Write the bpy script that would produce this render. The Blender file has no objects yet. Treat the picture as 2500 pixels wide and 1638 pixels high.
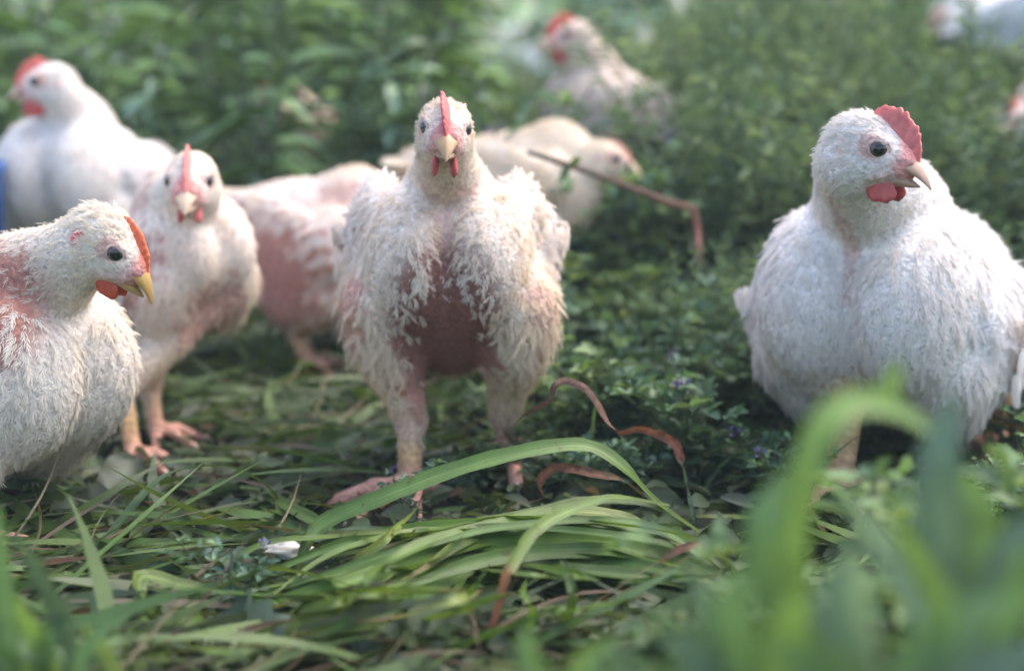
import bpy, math, random
import numpy as np

# ------------------------------------------------------------------ camera, sky, sun, exposure
SC = bpy.context.scene
CAM_H, PITCH, FPX = 0.345, math.radians(10.4), 50.0 / 36.0 * 2500.0
cam_d = bpy.data.cameras.new('camera'); cam = bpy.data.objects.new('camera', cam_d)
SC.collection.objects.link(cam); SC.camera = cam
cam.location = (0, 0, CAM_H); cam.rotation_euler = (math.radians(90) - PITCH, 0, 0)
cam_d.lens = 50; cam_d.sensor_width = 36; cam_d.clip_start = 0.02; cam_d.clip_end = 500
cam_d.dof.use_dof = True; cam_d.dof.focus_distance = 0.998; cam_d.dof.aperture_fstop = 2.7

SUN_EL, SUN_AZ = math.radians(58), math.radians(62)      # azimuth: 0 = +Y (away from the camera), 90 = +X
world = bpy.data.worlds.new('World'); SC.world = world; world.use_nodes = True
wn = world.node_tree.nodes; wl = world.node_tree.links
sky = wn.new('ShaderNodeTexSky'); sky.sky_type = 'NISHITA'; sky.sun_disc = False
sky.sun_elevation = SUN_EL; sky.sun_rotation = SUN_AZ
sky.air_density = 1.0; sky.dust_density = 3.0; sky.ozone_density = 1.0
wl.new(sky.outputs[0], wn['Background'].inputs[0]); wn['Background'].inputs[1].default_value = 0.15
sun_d = bpy.data.lights.new('sun', 'SUN'); sun = bpy.data.objects.new('sun', sun_d); SC.collection.objects.link(sun)
sun_d.energy = 1.0; sun_d.angle = math.radians(70); sun_d.color = (1.0, 0.92, 0.82)
sun.rotation_euler = (math.pi / 2 - SUN_EL, 0, -SUN_AZ + math.pi)
SC.view_settings.view_transform = 'Standard'; SC.view_settings.look = 'None'
SC.view_settings.exposure = 1.58; SC.view_settings.gamma = 1.0
SC.render.engine = 'CYCLES'
SC.cycles.use_denoising = True
try:
    SC.cycles.denoiser = 'OPENIMAGEDENOISE'
except Exception:
    pass
SC.cycles.max_bounces = 5; SC.cycles.volume_bounces = 0; SC.cycles.volume_max_steps = 64; SC.cycles.diffuse_bounces = 3; SC.cycles.glossy_bounces = 2; SC.cycles.transmission_bounces = 3; SC.cycles.sample_clamp_indirect = 4
SC.cycles.use_adaptive_sampling = True; SC.cycles.adaptive_threshold = .03
SC.cycles.caustics_reflective = False; SC.cycles.caustics_refractive = False

# ------------------------------------------------------------------ helpers
rng = np.random.default_rng(7)
random.seed(7)
CP, SP = math.cos(PITCH), math.sin(PITCH)
COL = SC.collection

def ray(px, py):
    """direction in the world of a photograph pixel (2500 x 1638)"""
    cx, cy = (px - 1250) / FPX, -(py - 819) / FPX
    return np.array([cx, CP + cy * SP, -SP + cy * CP])

def P(px, py, y):
    """the point at that pixel, y metres ahead of the camera"""
    r = ray(px, py)
    return np.array([0, 0, CAM_H]) + r * (y / r[1])

def sstep(a, b, x):
    t = np.clip((x - a) / (b - a), 0, 1)
    return t * t * (3 - 2 * t)

GY = [-1, 1.35, 1.7, 2.0, 2.5, 3.2, 6, 400]
GZ = [0, 0, .04, .10, .19, .24, .26, .26]

def gz(x, y):
    x = np.asarray(x, float); y = np.asarray(y, float)
    base = np.interp(y, GY, GZ) * (0.5 + 0.5 * sstep(-.5, .25, x))
    f = np.exp(-(y / 6) ** 2)
    return base + f * .006 * (np.sin(x * 23 + y * 11) + np.sin(x * 9 - y * 31 + 1.3)) * .6

def G(px, py, h=0.0):
    """the point at that pixel at height h above the ground"""
    r = ray(px, py); y = 1.0
    for _ in range(30):
        p = np.array([0, 0, CAM_H]) + r * (y / r[1])
        z = float(gz(p[0], p[1])) + h
        y2 = (z - CAM_H) / r[2] * r[1] if r[2] < -1e-4 else 5.0
        y = .5 * y + .5 * min(max(y2, .2), 6)
    return np.array([0, 0, CAM_H]) + r * (y / r[1])

def unit(v):
    v = np.asarray(v, float)
    return v / (np.linalg.norm(v, axis=-1, keepdims=True) + 1e-12)

def mesh_np(name, V, faces, col=None, smooth=True, vein=None):
    """V (n,3); faces: list of int arrays (m,k)"""
    me = bpy.data.meshes.new(name)
    V = np.ascontiguousarray(V, np.float32)
    me.vertices.add(len(V)); me.vertices.foreach_set('co', V.ravel())
    loops = np.concatenate([f.ravel() for f in faces]).astype(np.int32)
    tot = np.concatenate([np.full(len(f), f.shape[1], np.int32) for f in faces])
    st = np.concatenate([[0], np.cumsum(tot)[:-1]]).astype(np.int32)
    me.loops.add(len(loops)); me.loops.foreach_set('vertex_index', loops)
    me.polygons.add(len(tot)); me.polygons.foreach_set('loop_start', st)
    try:
        me.polygons.foreach_set('loop_total', tot)
    except Exception:
        pass
    me.update(calc_edges=True)
    me.polygons.foreach_set('use_smooth', np.full(len(tot), smooth, bool))
    if col is not None:
        c = np.ones((len(V), 4), np.float32); c[:, :3] = np.clip(col, 0, 1)
        a = me.attributes.new('Col', 'FLOAT_COLOR', 'POINT'); a.data.foreach_set('color', c.ravel())
    if vein is not None:
        a = me.attributes.new('Vein', 'FLOAT_VECTOR', 'POINT'); a.data.foreach_set('vector', np.ascontiguousarray(vein, np.float32).ravel())
    me.validate()
    return me

def add(name, me, mat, parent=None, loc=None, **props):
    o = bpy.data.objects.new(name, me); COL.objects.link(o)
    if me is not None and mat is not None and len(me.materials) == 0:
        me.materials.append(mat)
    if parent is not None:
        o.parent = parent
    if loc is not None:
        o.location = [float(v) for v in loc]
    for k, v in props.items():
        o[k] = v
    return o

def thing(name, label, category, loc=(0, 0, 0), group=None, rz=0.0):
    o = add(name, None, None, None, loc, label=label, category=category)
    if group:
        o['group'] = group
    o.rotation_euler = (0, 0, rz); o.empty_display_size = .02
    return o

def snoise(p, f, seed=0):
    """cheap smooth noise in -1..1"""
    r = np.random.default_rng(seed); out = np.zeros(len(p))
    for i in range(5):
        k = r.normal(size=3) * f * (1 + .5 * i)
        out += np.sin(p @ k + r.uniform(0, 6.28)) / (1 + .35 * i)
    return out / 2.4

def bez(pts, n):
    """smooth Catmull-Rom curve through the points"""
    pts = np.asarray(pts, float)
    q = np.vstack([2 * pts[0] - pts[1], pts, 2 * pts[-1] - pts[-2]])
    seg = len(pts) - 1
    t = np.linspace(0, seg, n); i = np.minimum(t.astype(int), seg - 1); f = (t - i)[:, None]
    a, b, c, d = q[i], q[i + 1], q[i + 2], q[i + 3]
    return .5 * (2 * b + (c - a) * f + (2 * a - 5 * b + 4 * c - d) * f ** 2 + (3 * b - a - 3 * c + d) * f ** 3)

# ------------------------------------------------------------------ materials
def nodes_of(name):
    m = bpy.data.materials.new(name); m.use_nodes = True
    nt = m.node_tree; nt.nodes.clear()
    out = nt.nodes.new('ShaderNodeOutputMaterial')
    return m, nt, out

def attr_col(nt, scale=None, amount=.0, dark=.6):
    a = nt.nodes.new('ShaderNodeAttribute'); a.attribute_name = 'Col'
    if not scale:
        return a.outputs['Color']
    tc = nt.nodes.new('ShaderNodeTexCoord')
    n = nt.nodes.new('ShaderNodeTexNoise'); n.inputs['Scale'].default_value = scale; n.inputs['Detail'].default_value = 4
    nt.links.new(tc.outputs['Object'], n.inputs['Vector'])
    r = nt.nodes.new('ShaderNodeMapRange'); r.inputs[1].default_value = .3; r.inputs[2].default_value = .7
    r.inputs[3].default_value = 1 - amount; r.inputs[4].default_value = 1 + amount
    nt.links.new(n.outputs['Fac'], r.inputs[0])
    mx = nt.nodes.new('ShaderNodeVectorMath'); mx.operation = 'SCALE'
    nt.links.new(a.outputs['Color'], mx.inputs[0]); nt.links.new(r.outputs[0], mx.inputs['Scale'])
    return mx.outputs[0]

def bump(nt, scale, strength, dist=.001):
    tc = nt.nodes.new('ShaderNodeTexCoord')
    n = nt.nodes.new('ShaderNodeTexNoise'); n.inputs['Scale'].default_value = scale; n.inputs['Detail'].default_value = 5
    nt.links.new(tc.outputs['Object'], n.inputs['Vector'])
    b = nt.nodes.new('ShaderNodeBump'); b.inputs['Strength'].default_value = strength; b.inputs['Distance'].default_value = dist
    nt.links.new(n.outputs['Fac'], b.inputs['Height'])
    return b.outputs[0]

def m_solid(name, rough=.6, spec=.3, noise=None, amount=.15, sss=0.0, radius=(.004, .0015, .001), bmp=None, coat=0.0):
    m, nt, out = nodes_of(name)
    b = nt.nodes.new('ShaderNodeBsdfPrincipled')
    nt.links.new(attr_col(nt, noise, amount), b.inputs['Base Color'])
    b.inputs['Roughness'].default_value = rough; b.inputs['Specular IOR Level'].default_value = spec
    if sss:
        b.inputs['Subsurface Weight'].default_value = sss; b.inputs['Subsurface Radius'].default_value = radius
        b.inputs['Subsurface Scale'].default_value = 1.0
    if coat:
        b.inputs['Coat Weight'].default_value = coat; b.inputs['Coat Roughness'].default_value = .05
    if bmp:
        nt.links.new(bump(nt, *bmp), b.inputs['Normal'])
    nt.links.new(b.outputs[0], out.inputs[0])
    return m

def m_thin(name, trans=.35, rough=.5, spec=.3, noise=None, amount=.15, tint=(1, 1, 1), veins=False):
    """a thin sheet: leaf or feather, light passes through it"""
    m, nt, out = nodes_of(name)
    c = attr_col(nt, noise, amount)
    b = nt.nodes.new('ShaderNodeBsdfPrincipled'); b.inputs['Roughness'].default_value = rough
    b.inputs['Specular IOR Level'].default_value = spec
    if veins:                                   # parallel veins along the blade, from its own across/along coordinates
        ua = nt.nodes.new('ShaderNodeAttribute'); ua.attribute_name = 'Vein'
        mp = nt.nodes.new('ShaderNodeVectorMath'); mp.operation = 'MULTIPLY'; mp.inputs[1].default_value = (9, 14, 1)
        nt.links.new(ua.outputs['Vector'], mp.inputs[0])
        vn = nt.nodes.new('ShaderNodeTexNoise'); vn.inputs['Scale'].default_value = 1; vn.inputs['Detail'].default_value = 3
        nt.links.new(mp.outputs[0], vn.inputs['Vector'])
        vr = nt.nodes.new('ShaderNodeMapRange'); vr.inputs[1].default_value = .32; vr.inputs[2].default_value = .68; vr.inputs[3].default_value = .68; vr.inputs[4].default_value = 1.3
        nt.links.new(vn.outputs['Fac'], vr.inputs[0])
        vm = nt.nodes.new('ShaderNodeVectorMath'); vm.operation = 'SCALE'
        nt.links.new(c, vm.inputs[0]); nt.links.new(vr.outputs[0], vm.inputs['Scale'])
        sp = nt.nodes.new('ShaderNodeTexNoise'); sp.inputs['Scale'].default_value = 140; sp.inputs['Detail'].default_value = 2
        tcs = nt.nodes.new('ShaderNodeTexCoord'); nt.links.new(tcs.outputs['Object'], sp.inputs['Vector'])
        sr = nt.nodes.new('ShaderNodeMapRange'); sr.inputs[1].default_value = .66; sr.inputs[2].default_value = .74; sr.inputs[3].default_value = 0; sr.inputs[4].default_value = .7
        nt.links.new(sp.outputs['Fac'], sr.inputs[0])
        mxs = nt.nodes.new('ShaderNodeMix'); mxs.data_type = 'RGBA'; mxs.inputs[7].default_value = (.09, .055, .025, 1)
        nt.links.new(sr.outputs[0], mxs.inputs[0]); nt.links.new(vm.outputs[0], mxs.inputs[6])
        c = mxs.outputs[2]
        bv = nt.nodes.new('ShaderNodeBump'); bv.inputs['Strength'].default_value = .35; bv.inputs['Distance'].default_value = .0006
        nt.links.new(vn.outputs['Fac'], bv.inputs['Height']); nt.links.new(bv.outputs[0], b.inputs['Normal'])
    nt.links.new(c, b.inputs['Base Color'])
    t = nt.nodes.new('ShaderNodeBsdfTranslucent')
    mu = nt.nodes.new('ShaderNodeVectorMath'); mu.operation = 'MULTIPLY'; mu.inputs[1].default_value = tint
    nt.links.new(c, mu.inputs[0]); nt.links.new(mu.outputs[0], t.inputs['Color'])
    mx = nt.nodes.new('ShaderNodeMixShader'); mx.inputs[0].default_value = trans
    nt.links.new(b.outputs[0], mx.inputs[1]); nt.links.new(t.outputs[0], mx.inputs[2])
    nt.links.new(mx.outputs[0], out.inputs[0])
    return m

M_SKIN = m_solid('chicken_skin', .55, .3, 220, .28, bmp=(330, 1.0, .0020))
M_FEATHER = m_thin('feather', .36, .75, .12)
M_COMB = m_solid('comb', .5, .35, 260, .13, sss=.4, bmp=(600, .5, .0006))
M_BEAK = m_solid('beak', .38, .4, 130, .1, sss=.2, bmp=(300, .12, .0005))
M_EYE = m_solid('eye', .12, .5, coat=.5)
M_LEAF = m_thin('leaf', .36, .48, .4, 60, .22, (1.25, 1.2, .6))
M_GRASS = m_thin('grass_blade', .33, .42, .42, 45, .18, (1.25, 1.2, .55), veins=True)
M_WEED = m_thin('weed_leaf', .42, .30, .9, 30, .22, (1.25, 1.25, .7))
M_DRY = m_thin('dry_leaf', .25, .65, .2, 170, .5, (1.2, 1.0, .7))
M_FLOWER = m_thin('petal', .3, .6, .2)
M_SOLID = m_solid('matter', .75, .2, 60, .25, bmp=(120, .5, .003))

def m_ground():
    m, nt, out = nodes_of('soil')
    b = nt.nodes.new('ShaderNodeBsdfPrincipled'); b.inputs['Roughness'].default_value = .95
    tc = nt.nodes.new('ShaderNodeTexCoord')
    n = nt.nodes.new('ShaderNodeTexNoise'); n.inputs['Scale'].default_value = 18; n.inputs['Detail'].default_value = 8
    n2 = nt.nodes.new('ShaderNodeTexNoise'); n2.inputs['Scale'].default_value = 3; n2.inputs['Detail'].default_value = 3
    r = nt.nodes.new('ShaderNodeValToRGB'); e = r.color_ramp.elements
    e[0].position = .3; e[0].color = (.018, .014, .009, 1); e[1].position = .7; e[1].color = (.055, .042, .026, 1)
    r2 = nt.nodes.new('ShaderNodeValToRGB'); e = r2.color_ramp.elements
    e[0].position = .35; e[0].color = (.03, .05, .015, 1); e[1].position = .65; e[1].color = (.05, .08, .024, 1)
    mx = nt.nodes.new('ShaderNodeMix'); mx.data_type = 'RGBA'; mx.inputs[0].default_value = .5
    for k in (n, n2):
        nt.links.new(tc.outputs['Object'], k.inputs['Vector'])
    nt.links.new(n.outputs['Fac'], r.inputs[0]); nt.links.new(n.outputs['Fac'], r2.inputs[0])
    nt.links.new(n2.outputs['Fac'], mx.inputs[0]); nt.links.new(r.outputs[0], mx.inputs[6]); nt.links.new(r2.outputs[0], mx.inputs[7])
    nt.links.new(mx.outputs[2], b.inputs['Base Color'])
    bp = nt.nodes.new('ShaderNodeBump'); bp.inputs['Strength'].default_value = .8; bp.inputs['Distance'].default_value = .01
    nt.links.new(n.outputs['Fac'], bp.inputs['Height']); nt.links.new(bp.outputs[0], b.inputs['Normal'])
    nt.links.new(b.outputs[0], out.inputs[0])
    return m
M_GROUND = m_ground()

# ------------------------------------------------------------------ ground
gx = np.concatenate([-np.geomspace(250, 2.2, 22), np.linspace(-2, 2, 60), np.geomspace(2.2, 250, 22)])
gy = np.concatenate([np.linspace(-1.5, 4.5, 90), np.geomspace(4.8, 380, 26)])
XX, YY = np.meshgrid(gx, gy, indexing='ij')
V = np.stack([XX, YY, gz(XX, YY)], -1).reshape(-1, 3)
ii, jj = np.meshgrid(np.arange(len(gx) - 1), np.arange(len(gy) - 1), indexing='ij')
k = (ii * len(gy) + jj).ravel()
F = np.stack([k, k + len(gy), k + len(gy) + 1, k + 1], 1)
add('ground', mesh_np('ground', V, [F]), M_GROUND, kind='structure')
def leaf_tpl(rows=4, shape=None, fold=.22, droop=.25):
    """unit leaf along +Y, width 1, three vertices across"""
    u = np.linspace(0, 1, rows + 1)
    w = (np.sin(np.clip(u * .9 + .07, 0, 1) * math.pi) ** .75 if shape is None else np.asarray(shape, float)) * .5
    z = -droop * u ** 2
    V = np.stack([np.stack([-w, u, z + fold * w], 1), np.stack([0 * u, u, z], 1), np.stack([w, u, z + fold * w], 1)], 1).reshape(-1, 3)
    i = np.arange(rows)[:, None] * 3
    return V, np.concatenate([i + np.array([[0, 1, 4, 3]]), i + np.array([[1, 2, 5, 4]])])

def scatter(tpl, pos, d, nrm, L, W, col):
    """place a leaf template many times: d = leaf direction, nrm = upper side"""
    TV, TF = tpl; n = len(pos)
    d = unit(d); s = unit(np.cross(d, nrm)); nn = np.cross(s, d)
    V = pos[:, None] + s[:, None] * (TV[None, :, :1] * W[:, None, None]) + d[:, None] * (TV[None, :, 1:2] * L[:, None, None]) + nn[:, None] * (TV[None, :, 2:] * L[:, None, None])
    F = TF[None] + (np.arange(n) * len(TV))[:, None, None]
    C = np.repeat(col[:, None], len(TV), 1)
    C = C * np.where(np.abs(TV[None, :, :1]) < 1e-6, 1.12, .97)
    return V.reshape(-1, 3), F.reshape(-1, TF.shape[1]), C.reshape(-1, 3)

FEATHER_TPL = leaf_tpl(5, (.30, .72, .95, 1.0, .80, .30), -.28, .16)

# ------------------------------------------------------------------ chickens: a body as one implicit surface, feathers grown on it
WHITE = (.84, .80, .76); CREAM = (.83, .74, .61); BUFF = (.74, .62, .45)
PINK = (.52, .25, .19); BELLY = (.30, .13, .10); SHANK = (.60, .38, .17); FOOT = (.66, .34, .25); RED = (.62, .10, .10); CERE = (.70, .29, .26)  # BELLY: bare skin red, darkened with the shade under the bird

class Sdf:
    def __init__(self):
        self.p = []

    def ell(self, c, r, B=np.eye(3), k=.012, **at):
        """B rows: lateral, forward, up axes; r in that order"""
        self.p.append(('e', np.asarray(c, float), np.asarray(r, float), np.asarray(B, float), k, at))

    def cap(self, a, b, ra, rb, k=.008, **at):
        self.p.append(('c', np.asarray(a, float), np.asarray(b, float), ra, rb, k, at))

    @staticmethod
    def dist(pr, X):
        if pr[0] == 'e':
            q = (X - pr[1]) @ pr[3].T.astype(X.dtype)
            r = pr[2].astype(X.dtype)
            k0 = np.sqrt(((q / r) ** 2).sum(-1)); k1 = np.sqrt(((q / (r * r)) ** 2).sum(-1)) + 1e-9
            return k0 * (k0 - 1) / k1
        a, b = pr[1].astype(X.dtype), pr[2].astype(X.dtype); ab = b - a
        t = np.clip(((X - a) @ ab) / (ab @ ab + 1e-12), 0, 1)
        return np.sqrt(((X - a - t[..., None] * ab) ** 2).sum(-1)) - (pr[3] + (pr[4] - pr[3]) * t)

    def mesh(self, h):
        lo, hi = [], []
        for pr in self.p:
            if pr[0] == 'e':
                e = np.sqrt(((pr[3] * pr[2][:, None]) ** 2).sum(0)); lo.append(pr[1] - e); hi.append(pr[1] + e)
            else:
                m = max(pr[3], pr[4]); lo.append(np.minimum(pr[1], pr[2]) - m); hi.append(np.maximum(pr[1], pr[2]) + m)
        o = np.min(lo, 0) - 4 * h; n = np.ceil((np.max(hi, 0) + 4 * h - o) / h).astype(int)
        D = np.full(n, .2, np.float32)
        ax = [(o[i] + h * np.arange(n[i])).astype(np.float32) for i in range(3)]
        for pr, l, u in zip(self.p, lo, hi):
            k = pr[-2]; pad = max(.02, 1.5 * k)
            a = np.maximum(((l - pad - o) / h).astype(int), 0); b = np.minimum(((u + pad - o) / h).astype(int) + 2, n)
            sl = tuple(slice(a[i], b[i]) for i in range(3))
            X = np.stack(np.meshgrid(*[ax[i][sl[i]] for i in range(3)], indexing='ij'), -1)
            d = self.dist(pr, X); c = D[sl]
            hh = np.clip(.5 + .5 * (c - d) / k, 0, 1)
            D[sl] = c + (d - c) * hh - k * hh * (1 - hh)
        return surface_nets(D, o, h)

def surface_nets(D, o, h):
    S = D < 0; n = np.array(D.shape)
    offs = np.array([(i, j, k) for i in (0, 1) for j in (0, 1) for k in (0, 1)])
    cnt = sum(S[i:n[0] - 1 + i, j:n[1] - 1 + j, k:n[2] - 1 + k].astype(np.int8) for i, j, k in offs)
    act = (cnt > 0) & (cnt < 8); ijk = np.argwhere(act)
    idx = np.full(act.shape, -1, np.int64); idx[act] = np.arange(len(ijk))
    vals = np.stack([D[tuple((ijk + q).T)] for q in offs], 1)
    acc = np.zeros((len(ijk), 3)); num = np.zeros(len(ijk))
    for a in range(8):
        for b in range(a + 1, 8):
            if np.abs(offs[a] - offs[b]).sum() != 1:
                continue
            m = (vals[:, a] < 0) != (vals[:, b] < 0)
            t = vals[m, a] / (vals[m, a] - vals[m, b])
            acc[m] += offs[a] + t[:, None] * (offs[b] - offs[a]); num[m] += 1
    Vv = o + h * (ijk + acc / num[:, None])
    faces = []
    for x in range(3):
        y, z = (x + 1) % 3, (x + 2) % 3
        s0 = [slice(None)] * 3; s1 = [slice(None)] * 3
        s0[x] = slice(0, -1); s1[x] = slice(1, None)
        A, B = S[tuple(s0)], S[tuple(s1)]
        e = np.argwhere(A != B); e = e[(e[:, y] > 0) & (e[:, z] > 0) & (e[:, y] < n[y] - 1) & (e[:, z] < n[z] - 1)]
        fl = A[tuple(e.T)]
        def cell(dy, dz):
            q = e.copy(); q[:, y] += dy; q[:, z] += dz
            return idx[tuple(q.T)]
        f = np.stack([cell(-1, -1), cell(0, -1), cell(0, 0), cell(-1, 0)], 1)
        f[~fl] = f[~fl][:, ::-1]
        faces.append(f)
    return Vv, np.concatenate(faces)

def vnormals(V, F):
    fn = np.cross(V[F[:, 2]] - V[F[:, 0]], V[F[:, 3]] - V[F[:, 1]])
    N = np.zeros_like(V)
    for i in range(4):
        for c in range(3):
            N[:, c] += np.bincount(F[:, i], fn[:, c], len(V))
    return unit(N)

def tufts(p, n, fl, L, W, lift, tint, nb, r, rag=.3, tipc=None, thick=1.0):
    """feathers: each a fan of thin barbs along a curved shaft"""
    N = len(p)
    t = unit(fl - n * (fl * n).sum(1, keepdims=True)); s = np.cross(n, t)
    a = r.normal(0, .15 + .6 * rag, N)[:, None]
    t, s = t * np.cos(a) + s * np.sin(a), s * np.cos(a) - t * np.sin(a)
    L = (L * np.clip(r.normal(1, .18 + .25 * rag, N), .45, 1.8))[:, None]; W = W[:, None]
    li = np.clip(lift + r.normal(0, .05 + .26 * rag, N), .02, 1.2)[:, None]
    d0 = t * np.cos(li) + n * np.sin(li)
    base = p - n * .0012
    shade = np.clip(r.normal(1, .035, (N, 1)), .88, 1.08)
    Vs, Cs = [], []
    for j in range(nb):
        u0 = .05 + .75 * j / max(nb - 1, 1); side = 1 if j % 2 else -1
        st = base + d0 * L * u0 - n * L * np.sin(li) * .55 * u0 ** 2
        lat = side * W * .5 * r.uniform(.35, 1.0, (N, 1)) * (1 - .45 * u0)
        fwd = L * r.uniform(.28, .5, (N, 1)) * (1 if j < nb - 1 else .8)
        if j == nb - 1:
            lat = lat * .2
        sl = np.sin(li) * (1 - 1.0 * u0)
        en = st + t * fwd * np.cos(li) + s * lat + n * fwd * (sl * .55) + r.normal(0, .0006, (N, 3))
        mi = st * .45 + en * .55 + s * lat * .18 + n * L * .02
        bd = unit(en - st)
        wv = unit(np.cross(n + r.normal(0, .14, (N, 3)), bd)) * np.maximum(W * .036, .00016) * thick
        Vs.append(np.stack([st - wv, st + wv, mi + wv, mi - wv, en], 1))
        cc = (tint * shade * r.uniform(.96, 1.03, (N, 1)))[:, None, :].repeat(5, 1)
        if tipc is not None:
            cc[:, 4] = tipc
        Cs.append(cc)
    V = np.concatenate(Vs).reshape(-1, 3); C = np.concatenate(Cs).reshape(-1, 3)
    k = np.arange(len(V) // 5)[:, None] * 5
    return V, [k + np.array([[0, 1, 2, 3]]), k + np.array([[3, 2, 4]])], C

def vane(base, d, nrm, L, W, col, r, seg=5):
    """one broad wing feather, cambered, with a rounded tip: 3 vertices across"""
    d = unit(d); s = unit(np.cross(nrm, d)); nn = np.cross(d, s)
    u = np.linspace(0, 1, seg + 1)
    w = W * .5 * np.sin(np.clip(u * .86 + .12, 0, 1) * math.pi) ** .6 * np.where(u > .99, .35, 1)
    c = base + np.outer(u * L, d) + np.outer(-.10 * L * u ** 2, nn)
    V = np.stack([c - s * w[:, None] - nn * w[:, None] * .35, c, c + s * w[:, None] - nn * w[:, None] * .35], 1).reshape(-1, 3)
    i = np.arange(seg)[:, None] * 3
    F = np.concatenate([i + np.array([[0, 1, 4, 3]]), i + np.array([[1, 2, 5, 4]])])
    return V, F, np.tile(np.asarray(col) * r.uniform(.95, 1.03), (len(V), 1))

def merge(parts):
    """parts: (V, F, C) with equal face width"""
    Vs, Fs, Cs, k = [], [], [], 0
    for V, F, C in parts:
        Vs.append(V); Fs.append(F + k); Cs.append(C); k += len(V)
    return np.concatenate(Vs), np.concatenate(Fs), np.concatenate(Cs)

def loft(ctr, rx, rz, ax, az, nseg=14, power=1.0):
    """rings round a centre line; returns V, quads"""
    n = len(ctr); th = np.linspace(0, 2 * math.pi, nseg, endpoint=False)
    c, s = np.cos(th), np.sin(th)
    c = np.sign(c) * np.abs(c) ** power; s = np.sign(s) * np.abs(s) ** power
    V = ctr[:, None, :] + ax[None, None] * (rx[:, None] * c)[..., None] + az[None, None] * (rz[:, None] * s)[..., None]
    V = V.reshape(-1, 3)
    i, j = np.meshgrid(np.arange(n - 1), np.arange(nseg), indexing='ij')
    a = (i * nseg + j).ravel(); b = (i * nseg + (j + 1) % nseg).ravel()
    return V, np.stack([a, b, b + nseg, a + nseg], 1)

def sphere(c, r3, B, nu=16, nv=10, shape=None):
    u = np.linspace(0, 2 * math.pi, nu, endpoint=False); v = np.linspace(.02, math.pi - .02, nv)
    vv, uu = np.meshgrid(v, u, indexing='ij')
    q = np.stack([np.sin(vv) * np.cos(uu), np.sin(vv) * np.sin(uu), np.cos(vv)], -1).reshape(-1, 3)
    q0 = q.copy()
    if shape is not None:
        q = shape(q)
    V = np.asarray(c) + (q * np.asarray(r3)) @ np.asarray(B)
    i, j = np.meshgrid(np.arange(nv - 1), np.arange(nu), indexing='ij')
    a = (i * nu + j).ravel(); b = (i * nu + (j + 1) % nu).ravel()
    return V, np.stack([a, a + nu, b + nu, b], 1), q0

def frame(az, pitch, roll=0.0):
    """rows: lateral, forward, up; az 0 looks along -Y, positive turns to +X"""
    f = np.array([math.sin(az) * math.cos(pitch), -math.cos(az) * math.cos(pitch), math.sin(pitch)])
    lat = unit(np.cross(np.array([0, 0, 1.0]), f)); up = np.cross(f, lat)
    c, s = math.cos(roll), math.sin(roll)
    return np.array([lat * c + up * s, f, up * c - lat * s])

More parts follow.
